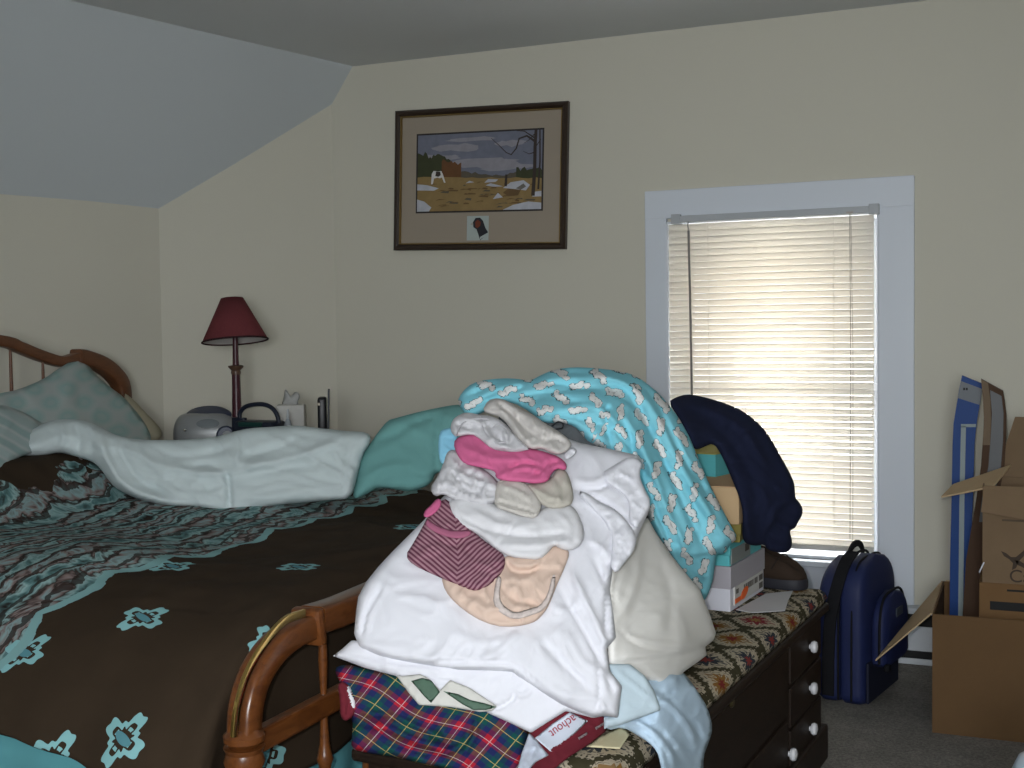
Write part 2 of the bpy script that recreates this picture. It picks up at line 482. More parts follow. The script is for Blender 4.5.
for z0, z1, y in ((WZ0+.012, 1.015, WY+.175), (.985, WZ1-.008, WY+.207)):
    box(bm, (WX0+.008, y, z0), (WX0+.05, y+.03, z1)); box(bm, (WX1-.05, y, z0), (WX1-.008, y+.03, z1))
    box(bm, (WX0+.05, y, z0), (WX1-.05, y+.03, z0+.03)); box(bm, (WX0+.05, y, z1-.03), (WX1-.05, y+.03, z1))
obj('sash', bm, m_trim, win)
g = G('window_glass', 0.02, 0.5); g.color((1, 1, 1)); g.b.inputs['Transmission Weight'].default_value = 1.0; g.b.inputs['IOR'].default_value = 1.02
bm = B(); box(bm, (WX0+.05, WY+.188, WZ0+.042), (WX1-.05, WY+.191, 0.985)); box(bm, (WX0+.05, WY+.220, 1.015), (WX1-.05, WY+.223, WZ1-.038)); obj('glass_pane', bm, g.m, win)
# unseen eave, added to shade the upper part of the blind
bm = B(); box(bm, (-2.4, WY+.27, 1.76), (.8, WY+1.0, 1.92)); struct('added_shade_eave', bm, plain('shade_eave_paint', (.5, .42, .30), .8))

# blind
m_blind_metal = plain('blind_rail', (.42, .44, .46), .4, .4, 0, .02)
g = G('blind_vinyl', .5, .3); g.color((.83, .80, .74)); 
_tr = g.nt.nodes.new('ShaderNodeBsdfTranslucent'); _tr.inputs[0].default_value = (.86, .83, .77, 1)
_mx = g.nt.nodes.new('ShaderNodeMixShader'); _mx.inputs[0].default_value = .50
_o = g.nt.nodes['Material Output']; g.nt.links.new(g.b.outputs[0], _mx.inputs[1]); g.nt.links.new(_tr.outputs[0], _mx.inputs[2]); g.nt.links.new(_mx.outputs[0], _o.inputs[0])
m_blind = g.m
BY = WY-.002
BX0, BX1 = WX0+.0085, on(874, 350, 'y', BY)[0]
bl = thing('window_blind', (-.9, BY, .38), 'white mini blind lowered and closed over the sunlit window', 'blind')
bm = B(); nsl = 50; zt, zb = 1.632, .422
for i in range(nsl):
    z = zt-(zt-zb)*i/(nsl-1)
    a = math.radians(66); hw = .0130; prev = None
    for k in range(5):
        s = -1+2*k/4; cv = .0022*(1-s*s)
        y = BY+math.cos(a)*hw*s+math.sin(a)*cv; zz = z+math.sin(a)*hw*s*-1+math.cos(a)*cv
        v = (bm.verts.new((BX0, y, zz)), bm.verts.new((BX1, y, zz)))
        if prev: bm.faces.new((prev[0], prev[1], v[1], v[0]))
        prev = v
o = obj('slats', bm, m_blind, bl, smooth=60)
md = o.modifiers.new('thick', 'SOLIDIFY'); md.thickness = .0005; md.offset = 0
hy0, hy1 = WY-.046, WY-.004
q0, q1 = on(671, 219, 'y', hy0), on(879, 208, 'y', hy0)
bm = B(); box(bm, (q0[0]+.02, hy0, 1.649), (q1[0]-.02, hy1, 1.674), .002); obj('head_rail', bm, m_blind_metal, bl)
for xx in (q0[0], q1[0]-.036):
    bm = B(); box(bm, (xx, hy0-.004, 1.643), (xx+.036, hy1, 1.681), .002); obj('bracket', bm, m_blind_metal, bl)
bm = B(); box(bm, (BX0, BY-.013, .392), (BX1, BY+.013, .411), .004); obj('bottom_rail', bm, plain('blind_bottom', (.62, .60, .56), .5), bl)
wx = on(689, 300, 'y', hy0)[0]
bm = B(); tube(bm, [(wx, hy0+.004, 1.652), (wx-.002, hy0-.004, 1.64), (wx, hy0-.002, 1.615)], .002, 6)
tube(bm, [(wx, hy0-.002, 1.615), (wx+.004, hy0+.004, 1.3), (wx+.009, hy0+.012, .62)], .0048, 6); obj('tilt_wand', bm, plain('wand', (.20, .19, .18), .3), bl)
cx = on(850, 300, 'y', hy0)[0]
bm = B(); box(bm, (cx-.012, hy0-.006, 1.650), (cx+.012, hy0, 1.657))
tube(bm, [(cx, hy0-.003, 1.652), (cx+.001, hy0+.01, 1.1), (cx-.004, hy0+.02, .44)], .0013, 5); tube(bm, [(cx+.004, hy0-.003, 1.652), (cx+.009, hy0+.012, 1.1), (cx+.006, hy0+.02, .36)], .0010, 5)
obj('lift_cord', bm, plain('cord', (.4, .37, .34), .8), bl)
for px in (709, 834):
    lx = on(px, 300, 'y', BY)[0]
    bm = B()
    for yy in (-.0135, .0135): tube(bm, [(lx, BY+yy, 1.65), (lx, BY+yy, .40)], .0009, 4)
    obj('ladder_cord', bm, plain('ladder', (.75, .72, .66), .8), bl)

# baseboard heater along the back wall
m_heat = plain('heater_enamel', (.62, .65, .68), .4, .4)
m_dark = plain('dark_gap', (.02, .02, .02), .7)
ht = thing('baseboard_heater', (-.2, WY-.03, 0), 'low white baseboard heater along the wall below the window', 'heater')
bm = B(); box(bm, (B_[0]+.45, WY-.065, .195), (1.6, WY-.001, .208), .002); prism(bm, [(-2.36, WY-.065, .208), (1.6, WY-.065, .208), (1.6, WY-.058, .185), (-2.36, WY-.058, .185)], (0, .003, 0)); obj('top_cover', bm, m_heat, ht)
bm = B(); box(bm, (B_[0]+.45, WY-.067, .052), (1.6, WY-.059, .142), .003); obj('front_panel', bm, m_heat, ht)
bm = B(); box(bm, (B_[0]+.45, WY-.03, .0), (1.6, WY-.001, .19)); obj('back_plate', bm, m_dark, ht)
bm = B(); box(bm, (B_[0]+.45, WY-.06, .0), (1.6, WY-.054, .022), .002); obj('toe_strip', bm, m_heat, ht)

# ------------------------------------------------------------------ picture on the wall
def pic():
    TL, TR, BRc, BL = (on(x, y, 'y', WY-.024) for x, y in ((395, 112), (567.5, 100), (566, 250), (394, 249.5)))
    c = (TL+TR+BRc+BL)/4; ux = (TR-TL)+(BRc-BL); W = np.linalg.norm(ux)/2; ux /= np.linalg.norm(ux); uz = np.array([-ux[2], 0, ux[0]]); Hh = np.linalg.norm((TL+TR)-(BL+BRc))/2
    M = Matrix(((ux[0], 0, uz[0], c[0]), (0, 1, 0, WY-.030), (ux[2], 0, uz[2], c[2]), (0, 0, 0, 1)))
    t = thing('framed_picture', c+np.array([0, .03, -Hh/2]), 'dark framed picture of an autumn field, hung slightly crooked on the cream wall', 'picture')
    def bar_ring(w, h, wd, y0, y1, bev, name, mat):
        bm = B(); x, z = w/2, h/2
        prof = [(0, y1), (0, y0+bev), (bev, y0), (wd*.62, y0), (wd, y0+.008), (wd, y1)]
        rings = []
        for sx, sz in ((-1, -1), (1, -1), (1, 1), (-1, 1)):
            rings.append([bm.verts.new(M @ Vector((sx*(x-a), b, sz*(z-a)))) for a, b in prof])
        for i in range(4):
            r, s = rings[i], rings[(i+1) % 4]
            for k in range(len(prof)): bm.faces.new((r[k], s[k], s[(k+1) % len(prof)], r[(k+1) % len(prof)]))
        return obj(name, bm, mat, t)
    bar_ring(W, Hh, .026, -.002, .028, .006, 'frame', plain('frame_wood', (.030, .017, .010), .35, .5))
    bar_ring(W-.05, Hh-.05, .006, .004, .02, .001, 'gilt_lip', plain('gilt', (.28, .19, .07), .35, .5, .6))
    bm = B(); box(bm, (-W/2+.03, .016, -Hh/2+.03), (W/2-.03, .020, Hh/2-.03), 0, M)
    obj('mat_board', bm, plain('mat_board', (.335, .285, .225), .9, .2, 0, .02), t)
    # the print: sky, woods, field, snow, bare tree, a white dog
    x0, x1, z0, z1 = -W/2+.107, W/2-.112, -.133, Hh/2-.108
    bm = B()
    names = [('print_edge', (.03, .025, .025)), ('print_sky', (.16, .17, .22)), ('print_cloud', (.27, .26, .29)), ('print_wood', (.045, .050, .022)), ('print_rust', (.13, .058, .022)), ('print_field', (.26, .175, .070)),
             ('print_reed', (.14, .085, .035)), ('print_snow', (.46, .47, .52)), ('print_bark', (.045, .032, .026)), ('print_dog', (.62, .60, .58)), ('print_far', (.10, .085, .06)), ('print_grey', (.15, .135, .12))]
    ms = [plain(a, b, .6, .3, 0, .22, 30.0) for a, b in names]; ix = {a[6:]: i for i, (a, b) in enumerate(names)}
    def S(u, v): return x0+(x1-x0)*u, z0+(z1-z0)*v
    lay = [0.0151]
    def poly(k, pts):
        lay[0] -= .00003
        bm.faces.new([bm.verts.new(M @ Vector((S(u, v)[0], lay[0], S(u, v)[1]))) for u, v in pts]).material_index = ix[k]
    box(bm, (x0-.007, .0152, z0-.007), (x1+.007, .0158, z1+.007), 0, M, mi=0)
    poly('sky', [(0, 0), (1, 0), (1, 1), (0, 1)])
    R_ = random.Random(3)
    def rag(u0, u1, v0, top, n, amp): return [(u0, v0)]+[(u0+(u1-u0)*i/n, min(1, max(0, top(i/n)+R_.uniform(-amp, amp)))) for i in range(n+1)]+[(u1, v0)]
    for cu, cv, su, sv in ((.32, .82, .2, .05), (.55, .62, .25, .06), (.2, .7, .16, .04), (.75, .85, .12, .04), (.45, .92, .2, .03), (.72, .55, .2, .05)):
        poly('cloud', [(min(1, max(0, cu+su*math.cos(a)*(1+R_.uniform(-.25, .25)))), min(1, cv+sv*math.sin(a)*(1+R_.uniform(-.4, .4)))) for a in np.linspace(0, 2*math.pi, 18)[:-1]])
    poly('far', rag(.28, 1, .38, lambda s: .47+.03*math.sin(s*9), 26, .018))
    poly('wood', rag(.80, 1, .38, lambda s: .52, 12, .03))
    poly('wood', rag(0, .36, .38, lambda s: .80-.30*s if s < .35 else (.74 if s < .6 else .74-.6*(s-.6)), 24, .035))
    poly('rust', rag(.2, .36, .42, lambda s: .66-.05*s, 12, .04)); poly('wood', rag(.09, .19, .42, lambda s: .60+.12*math.sin(s*3.1), 9, .03))
    poly('field', rag(0, 1, 0, lambda s: .455-.06*s, 20, .008))
    for i in range(46):
        u, v = R_.uniform(.02, .95), R_.uniform(.03, .36); l = R_.uniform(.02, .1)
        poly('reed' if i % 3 else 'far', [(u, v), (u+l, v+R_.uniform(-.02, .03)), (min(1, u+l*1.1), v+.012), (u+l*.4, v+.02)])
    for pts in ([(0, .28), (.0, .36), (.08, .345), (.18, .30), (.14, .27)], [(0, .0), (0, .16), (.06, .13), (.12, .05), (.10, 0)], [(.55, .355), (.58, .40), (.66, .39), (.64, .36)], [(.70, .28), (.76, .35), (.86, .37), (.91, .31), (.88, .24), (.80, .26)],
                [(.70, .0), (.78, .06), (.90, .10), (1, .08), (1, 0)], [(.40, .355), (.43, .385), (.47, .365)], [(.93, .16), (.94, .22), (1, .23), (1, .16)], [(.62, .14), (.66, .22), (.70, .16)], [(.56, .32), (.60, .345), (.70, .30), (.62, .30)]):
        poly('snow', pts)
    poly('reed', [(.70, .22), (.74, .27), (.84, .25), (.82, .18), (.74, .17)]); poly('grey', [(.80, .27), (.86, .33), (.88, .29), (.84, .25)])
    def limb(pts, w0, w1):
        n = len(pts); L = []; Rr = []
        for i, (u, v) in enumerate(pts):
            a = np.array(pts[min(i+1, n-1)])-np.array(pts[max(i-1, 0)]); a = a*[(x1-x0), (z1-z0)]; p = np.array([-a[1], a[0]])/np.linalg.norm(a)*(w0+(w1-w0)*i/(n-1)); p = p/[(x1-x0), (z1-z0)]
            L.append((min(1, u+p[0]), min(1, v+p[1]))); Rr.append((min(1, u-p[0]), min(1, v-p[1])))
        poly('bark', L+Rr[::-1])
    limb([(.935, .17), (.945, .5), (.945, .8), (.95, 1)], .008, .0065); limb([(.975, .25), (.985, .6), (.98, 1)], .004, .003); limb([(.94, .86), (.88, .93), (.82, .9), (.80, .78), (.76, .70), (.72, .73), (.66, .83), (.60, .92)], .0045, .001)
    limb([(.94, .9), (.86, .99), (.80, 1)], .003, .001); limb([(.945, .72), (.9, .70), (.85, .74)], .0025, .0006); limb([(.72, .30), (.725, .45)], .006, .005); limb([(.955, .8), (.99, .88)], .002, .001); limb([(.94, .95), (.9, .88), (.86, .84)], .002, .0006)
    poly('dog', [(.115, .355), (.12, .49), (.135, .53), (.17, .52), (.20, .525), (.215, .47), (.235, .37), (.222, .37), (.205, .44), (.185, .43), (.17, .44), (.14, .43), (.13, .355)]); poly('bark', [(.15, .46), (.155, .52), (.19, .515), (.195, .47), (.175, .45)])
    obj('print', bm, ms, t, smooth=None)
    # little bird vignette in the lower mat
    bm = B(); bx0, bz0 = -.052, -.258; box(bm, (bx0, .0150, bz0), (bx0+.100, .0158, bz0+.102), 0, M, mi=0)
    def pp(k, pts, y):
        bm.faces.new([bm.verts.new(M @ Vector((bx0+.100*u, y, bz0+.102*v))) for u, v in pts]).material_index = k
    pp(1, [(.62, 0), (.55, .2), (.45, .45), (.30, .55), (.28, .75), (.40, .92), (.60, .93), (.74, .80), (.86, .5), (.97, .35), (.97, .28), (.75, .1)], .0148)
    pp(2, [(.40, .55), (.38, .75), (.5, .85), (.64, .75), (.62, .6), (.5, .5)], .0147); pp(3, [(.28, .62), (.28, .75), (.15, .66)], .0146); pp(0, [(.60, .02), (.62, .14), (.97, .31), (.97, .24)], .0146)
    obj('vignette', bm, [plain('vig_paper', (.40, .45, .43), .7), plain('vig_dark', (.025, .025, .03), .7), plain('vig_rust', (.16, .04, .02), .7), plain('vig_beak', (.35, .33, .28), .7)], t, smooth=None)
pic()
# ================================================================== BED
def wood(name, dark, lite, scale=14, rough=.28):
    g = G(name, rough, .5); x, y, z = g.obj()
    f = g.noise(scale, 4, .6, g.comb(x*3, y*.7, z*3), dist=1.5)
    g.color(g.ramp(f, [(.25, dark), (.55, lite), (.8, dark)])); MATS[name] = g.m
    return g.m
m_oak = wood('cherry_wood', (.055, .015, .004), (.135, .044, .011))
m_oak_d = wood('cherry_wood_headboard', (.085, .032, .014), (.15, .058, .024), rough=.4)
m_brass = plain('brass', (.75, .52, .18), .16, .5, 1.0, .03)
FX, HX = -1.205, -3.285
YN, YF = 1.645, 3.70
bed = thing('king_bed', ((FX+HX)/2, (YN+YF)/2, 0), 'wide cherry wood bed with curved brass-trimmed footboard and spindle headboard', 'bed')
YM = (YN+YF)/2
def end_board(Xp, name, zpost, arch, mat, kind):
    """one curved end of the bed, in the plane x = Xp: turned post, quarter-round shoulder, collar, rail, spindles"""
    posts = []
    def mir(y, s): return y if s < 0 else 2*YM-y
    for s in (-1, 1):
        pb_ = B()
        sh = curve([(Xp, mir(y, s), z) for y, z in arch['shoulder']], 26)
        ft_ = arch.get('fat', 1); tube(pb_, sh, 0, 14, flat=(.030*ft_, .032*ft_), up=(1, 0, 0))
        y0, z0 = arch['shoulder'][0]
        lathe(pb_, [(a_*ft_, b_) for a_, b_ in ((.030, -.012), (.045, -.002), (.046, .008), (.034, .016), (.030, .02))], (Xp, mir(y0, s), z0), 22)
        lathe(pb_, [(a_*ft_, b_) for a_, b_ in ((.026, 0), (.032, .05), (.024, .09), (.040, .15), (.043, z0*.45), (.038, z0*.6), (.026, z0*.72), (.040, z0*.80), (.043, z0*.84), (.030, z0*.88), (.046, z0*.93), (.040, z0*.96), (.046, z0-.012))], (Xp, mir(y0, s), 0), 22)
        yc, zc = arch['collar']
        M = Matrix.Translation((Xp, mir(yc, s), zc)) @ Matrix.Rotation(arch['ca']*(-s), 4, 'X') @ Matrix.Scale(arch.get('cs', 1), 4)
        box(pb_, (-.040, -.014, -.044), (.040, .014, .044), .010, M); posts.append(pb_)
    rb = B(); tube(rb, curve([(Xp, y, z) for y, z in arch['rail']]+[(Xp, 2*YM-y, z) for y, z in arch['rail'][::-1][1:]], 60), 0, 14, flat=arch['rs'], up=(1, 0, 0))
    o = obj(name, rb, mat, bed, smooth=40)
    for pb_ in posts: obj('post', pb_, mat, o, smooth=40)
    rb = B(); box(rb, (Xp-.013, arch['shoulder'][0][0], arch['low']-.021), (Xp+.014, 2*YM-arch['shoulder'][0][0], arch['low']+.021), .006)
    obj('lower_rail', rb, mat, o)
    n = arch['n']
    for k in range(n):
        y = arch['sp0']+(2*YM-2*arch['sp0'])*k/(n-1); top = arch['ztop'](y)
        for z0, z1, flip in arch['seg'](top):
            sb = B(); h = z1-z0; pr = [(.008, 0), (.009, h*.08), (.0125, h*.25), (.010, h*.42), (.018, h*.54), (.023, h*.58), (.018, h*.63), (.013, h*.72), (.010, h*.9), (.009, h)]
            if flip: pr = [(.008, 0), (.0095, h*.2), (.0125, h*.5), (.0095, h*.85), (.008, h)]
            lathe(sb, [(a_*arch.get('thin', 1), b_) for a_, b_ in pr], (Xp, y, z0), 12); obj('spindle', sb, mat, o, smooth=60)
    return o
def fz(px, py): p = on(px, py, 'x', FX); return (p[1], p[2])
fs = [fz(*q) for q in ((244, 739), (246, 706), (255, 676), (271, 651), (290, 635), (309, 626))]
YN2 = fs[0][0]; YNC = fs[-1][0]
fr_ = [fz(312, 620), fz(355, 604)]
foot = end_board(FX, 'footboard', .62, dict(shoulder=fs, collar=fs[-1], ca=.15, cs=.80, fat=.76, thin=.72,
    rail=[fr_[0], fr_[1], (fr_[1][0]+.5, fr_[1][1]+.012), (YM, fr_[1][1]+.02)], rs=(.026, .029), low=.532, n=11, sp0=1.905, ztop=lambda y: fr_[0][1]-.01, seg=lambda t: [(.30, .522, False), (.54, t, True)]), m_oak, 'foot')
bb = B(); tube(bb, curve([on(x, y, 'x', FX+.0235) for x, y in ((234, 737), (237, 708), (246, 676), (262, 647), (283, 622), (304, 613))], 30), 0, 10, flat=(.0075, .0035), up=(1, 0, 0)); obj('brass_strip', bb, m_brass, foot, smooth=True)
def hz(px, py): p = on(px, py, 'x', HX); return (p[1], p[2])
hs = [hz(122, 398), hz(121, 388), hz(113, 374), hz(100, 364), hz(84, 358), hz(76, 357)]
hs = [(2*YM-y, z) for y, z in hs]; hs[0] = (hs[1][0]-.002, .90)
hr = [hz(76, 358), hz(60, 361.5), hz(38, 355), hz(18, 347), hz(0, 341)]
hr = [(2*YM-y, z) for y, z in hr]+[(YM-.12, 1.262), (YM, 1.27)]
def hztop(y):
    y = min(y, 2*YM-y); return float(np.interp(y, [a for a, b in hr], [b for a, b in hr]))-.02
hsp = 2*YM-hz(43, 372)[0]; hn = int(round((2*YM-2*hsp)/abs(hz(43, 372)[0]-hz(9.5, 372)[0])))+1
head = end_board(HX, 'headboard', .9, dict(shoulder=hs, collar=(hr[0][0], hr[0][1]), ca=.35, rail=hr, rs=(.020, .024), low=.62, n=hn, sp0=hsp, cs=.66, thin=.62, ztop=hztop, seg=lambda t: [(.64, t, True)]), m_oak_d, 'head')
for y in (YN+.03, YF-.06):
    bm = B(); box(bm, (HX, y, .26), (FX, y+.03, .38), .004); obj('side_rail', bm, m_oak, bed)
bm = B(); box(bm, (HX+.03, YN+.14, .27), (FX-.17, YF-.10, .45), .03, seg=3); obj('box_spring', bm, cloth('spring_ticking', (.5, .5, .48)), bed, smooth=True)
bm = B(); box(bm, (HX+.03, 2.08, .45), (FX-.20, YF-.12, .63), .06, seg=3); obj('mattress', bm, cloth('mattress_ticking', (.55, .56, .55)), bed, smooth=True)

# ------------------------------------------------------------------ comforter
g = G('comforter_print', .95, .08); u, v = g.uv()
nz = g.noise(5.0, 3, .55); nz2 = g.noise(14.0, 3, .6)
brown = (.040, .027, .017)
# paisley band: wavy rows
uu = u+(nz-.5)*.16+(v*7.0).sin()*.012
row = (uu*52.0).sin(); row2 = (uu*117.0+nz2*6.0).sin()
c1 = g.ramp(g.noise(9.0, 3, .6, dist=2.2)*.75+row*.14+.12, [(.22, (.022, .016, .013)), (.33, (.10, .20, .20)), (.42, (.28, .42, .41)), (.50, (.035, .024, .02)), (.56, (.22, .165, .155)), (.66, (.25, .37, .37)), (.76, (.12, .085, .08)), (.86, (.18, .34, .35))])
c1 = g.mix(row2.gt(.72)*.85, c1, (.028, .019, .015))
edge = -1.865+(v*15.0).sin().abs()*.035+(nz2-.5)*.03
d_e = u-edge
inband = d_e.lt(0.0)*(u-(-2.72)-(nz-.5)*.35).gt(0.0)
trim_ = d_e.abs().lt(.018)*(d_e.lt(.0))
trim_ = (d_e+.014).abs().lt(.013)
# square blossoms at their places on the plain brown part
fl = core = None
for cu, cv in ((-1.625, 1.899), (-1.800, 2.215), (-1.525, 2.315), (-1.525, 2.865), (-1.824, 1.775), (-1.475, 1.625), (-1.285, 1.905), (-1.07, 1.885), (-1.625, 1.560), (-1.24, 2.50), (-1.24, 3.05), (-1.53, 3.40), (-2.02, 1.56)):
    a, b = (u-cu)+(nz2-.5)*.006, (v-cv)+(nz-.5)*.006
    a, b = a*.92+b*.39, b*.92-a*.39; r = (a*a+b*b).sqrt(); th = b.atan2(a); c4 = (th*4.0).cos()
    ou = .043-.012*c4+.004*((th*12.0).cos())
    ring = r.lt(ou)*r.gt(ou*.60+.003*((th*8.0).cos())); co_ = ((a+b)*(a+b)*.5/(.009*.009)+(a-b)*(a-b)*.5/(.024*.024)).lt(1.0)
    petal = (c4.lt(-.55))*r.gt(.017)*r.lt(.024)
    f_ = ring.max(co_).max(petal)
    fl = f_ if fl is None else fl.max(f_); core = co_ if core is None else core.max(co_)
c0 = g.mix(nz2, tuple(x*.85 for x in brown), tuple(x*1.15 for x in brown))
c0 = g.mix(fl, c0, g.mix(core, (.24, .48, .49), (.10, .26, .30)))
col = g.mix(inband*(1.0-fl), c0, c1); col = g.mix(trim_, col, (.22, .40, .40))
g.color(col); g.bump(nz2, .25, .004); m_comf = g.m

def comforter():
    u0, u1, v0, v1 = HX+.22, -1.005, 1.50, YF-.02+.30
    xe, yb, zt, ys = -1.315, YF-.05, .695, 2.14
    nu, nv = 190, 230
    bm = B(); uvl = bm.loops.layers.uv.new('UVMap'); V = []; UV = []
    def fold(s, r=.07):          # arc length beyond an edge -> outward, down
        if s < -r: return s, 0.0
        L = r*math.pi/2*1.15
        a = min(1, (s+r)/L)*math.pi/2
        o, d = -r+r*math.sin(a), r*(1-math.cos(a))
        ex = max(0, s+r-L); return o, d+ex
    S_ = np.linspace(0, .9, 181); th_ = math.radians(64)*np.clip(S_/.62, 0, 1)**1.25
    HO = np.concatenate([[0], np.cumsum(np.cos(th_[:-1])*.005)]); DR = np.concatenate([[0], np.cumsum(np.sin(th_[:-1])*.005)])
    for i in range(nu+1):
        U = u0+(u1-u0)*i/nu; r = []
        for j in range(nv+1):
            vh = 1.592-.15*(U+1.758)-.05*max(0, U+1.35); Vv = vh+(v1-vh)*j/nv
            ox, dx = fold(U-xe, .12)
            if Vv < ys: s_ = ys-Vv; y = ys-float(np.interp(s_, S_, HO)); dy = float(np.interp(s_, S_, DR))
            elif Vv > yb-.07: oy, dy = fold(Vv-yb); y = yb+oy
            else: y, dy = Vv, 0.0
            x = xe+ox
            drop = (dx**3+dy**3)**(1/3) if dx+dy > 0 else 0
            if Vv < ys: y += .010*math.sin(U*15+1)*min(1, dy*5)+.006*math.sin(U*31)*min(1, dy*5)
            x += .015*math.sin(Vv*13)*min(1, dx*6)
            p = Vector((U*2.2, Vv*2.2, 1.7)); puff = .018*mnoise.noise(p)+.010*mnoise.noise(p*3.1)+.004*mnoise.noise(p*8)
            hump = .03*math.exp(-((U+2.45)/.2)**2)*(0.6+.4*math.sin(Vv*9))+.17*max(0, min(1, (-2.52-U)/.28))**2*(3-2*max(0, min(1, (-2.52-U)/.28)))*max(0, min(1, (Vv-2.15)/.45))*max(0, min(1, (3.30-Vv)/.35))+.03*math.exp(-((U+2.05)/.18)**2)*(.5+.5*math.sin(Vv*6+1))
            crease = .012*math.exp(-(((U+1.62)+.25*(Vv-1.75))/.03)**2)*math.exp(-((Vv-1.85)/.18)**2)
            z = zt-drop+(puff+hump+crease)*(1 if drop < .02 else .5)
            z = max(z, .33+.02*math.sin(Vv*7))
            r.append(bm.verts.new((x, y, z))); UV.append((U, Vv))
        V.append(r)
    bm.verts.index_update()
    for i in range(nu):
        for j in range(nv):
            f = bm.faces.new((V[i][j], V[i+1][j], V[i+1][j+1], V[i][j+1]))
            for l in f.loops: l[uvl].uv = UV[l.vert.index]
    if DEBUG:
        pr = np.array([proj(v.co) for v in bm.verts]); dist = np.array([(np.array(v.co)-CC).dot(CF) for v in bm.verts]); UVa = np.array(UV)
        for q in DEBUG:
            d = np.linalg.norm(pr-np.array(q), axis=1); c = np.where(d < 6)[0]
            if len(c): k = c[np.argmin(dist[c]+d[c]*.02)]; print('CF', q, UVa[k].round(3), np.array(bm.verts[k].co if False else [0]))
            else: print('CF', q, 'none', d.min())
    o = obj('comforter', bm, m_comf, None, smooth='all')
    md = o.modifiers.new('thick', 'SOLIDIFY'); md.thickness = .02; md.offset = -1
    return tag(o, 'dark brown comforter with teal blossoms and a paisley band spread over the bed', 'comforter')
DEBUG = []
comforter()
# teal sheet hanging below the comforter
m_teal_sheet = cloth('deep_teal_cotton', (.11, .33, .36))
def skirt():
    bm = B(); path = [(HX+.3, YN+.07), (-2.4, YN+.07), (-1.9, YN+.07), (-1.5, YN+.07), (-1.36, YN+.075), (-1.345, YN+.12), (-1.345, 2.1), (-1.345, 2.6), (-1.345, 3.2), (-1.345, 3.6)]
    P = resample(np.array(path), .012, closed=False); V = []
    for k, (x, y) in enumerate(P):
        a = .010*math.sin(k*.55)+.008*math.sin(k*.23+1)
        tx = P[min(k+1, len(P)-1)]-P[max(k-1, 0)]; n = np.array([tx[1], -tx[0]])/np.linalg.norm(tx)
        V.append([bm.verts.new((x+n[0]*a*s, y+n[1]*a*s, min(.47, .50)-.38*s*1.0)) for s in np.linspace(0.02, 1, 9)])
    for a, b in zip(V, V[1:]):
        for j in range(8): bm.faces.new((a[j], b[j], b[j+1], a[j+1]))
    o = obj('bed_sheet', bm, m_teal_sheet, None, smooth='all'); md = o.modifiers.new('thick', 'SOLIDIFY'); md.thickness = .003
    tag(o, 'deep teal sheet hanging below the brown comforter at the side of the bed', 'sheet')
skirt()

# ------------------------------------------------------------------ pillows, pale sheet, teal sheet on the bed
g = G('damask_pillow', .95, .1); u, v = g.uv(); nz = g.noise(16, 2)
a1, b1 = (u+(nz-.5)*.02).cen(.105), (v+(nz-.5)*.02).cen(.10); a2, b2 = (u+.0525+(nz-.5)*.02).cen(.105), (v+.05+(nz-.5)*.02).cen(.10)
dd = ((a1*a1+b1*b1*1.4).sqrt()).min((a2*a2+b2*b2*1.4).sqrt())
pat = dd.below(.030, .022)*(1.0-dd.below(.012, .010)*.35)
g.color(g.mix(pat*.75, (.42, .47, .455), (.27, .425, .41))); MATS['damask'] = g.m
stripe = G('striped_pillowcase', .95, .1); u, v = stripe.uv(); nz = stripe.noise(7, 2)
stripe.color(stripe.ramp(((v*95+nz*3.0).sin())*.5+.5, [(.1, (.36, .44, .43)), (.5, (.46, .50, .49)), (.9, (.30, .40, .39))]))
_pn = np.array([.36, 0.06, .35]); 
def planar(n, p0): return lambda q: np.array([np.dot(n, np.array(p0)-CC)/np.dot(n, ray(x, y)) for x, y in q])
pb = planar(_pn, (-3.20, 3.3, 1.10))
o = lump('pillow', [(123, 392), (132, 398), (146, 413), (157, 424), (163, 433), (160, 440), (150, 444), (136, 440), (128, 415)], lambda q: pb(q)+.06, cloth('cream_pillowcase', (.46, .42, .31)), thick=.10, bulge=.03, edge=10, corner=1)
tag(o, 'plain cream pillow, just its edge showing behind the patterned pillow', 'pillow')
o = lump('pillow', [(-40, 405), (0, 393), (18, 390), (44, 379), (61, 367), (76, 358), (82, 357), (97, 376), (110, 387), (124, 397), (141, 417), (150, 432), (152, 442), (135, 452), (60, 458), (-40, 458)], pb, MATS['damask'], thick=.10, bulge=.05, edge=40, corner=1,
         wr=(.008, 40), uvf=lambda x, y: (x*.0031, y*.0036), step=4, folds=[([(80, 360), (70, 385), (66, 410)], 10, .012)])
tag(o, 'pillow in a pale teal patterned case, propped up pointed against the headboard', 'pillow')
o = lump('pillow', [(-45, 404), (0, 404), (20, 410), (44, 424), (58, 436), (50, 447), (24, 455), (10, 462), (6, 470), (0, 480), (-45, 480)], lambda q: pb(q)-.09, stripe.m, thick=.12, bulge=.035, edge=18, corner=1, wr=(.005, 30), uvf=lambda x, y: (x*.003, (y-.55*x)*.003))
tag(o, 'pillow in a pale striped case lying flat at the left edge of the photo', 'pillow')

sb = planar((.25, -.80, .55), on(264, 507, 'z', .715))

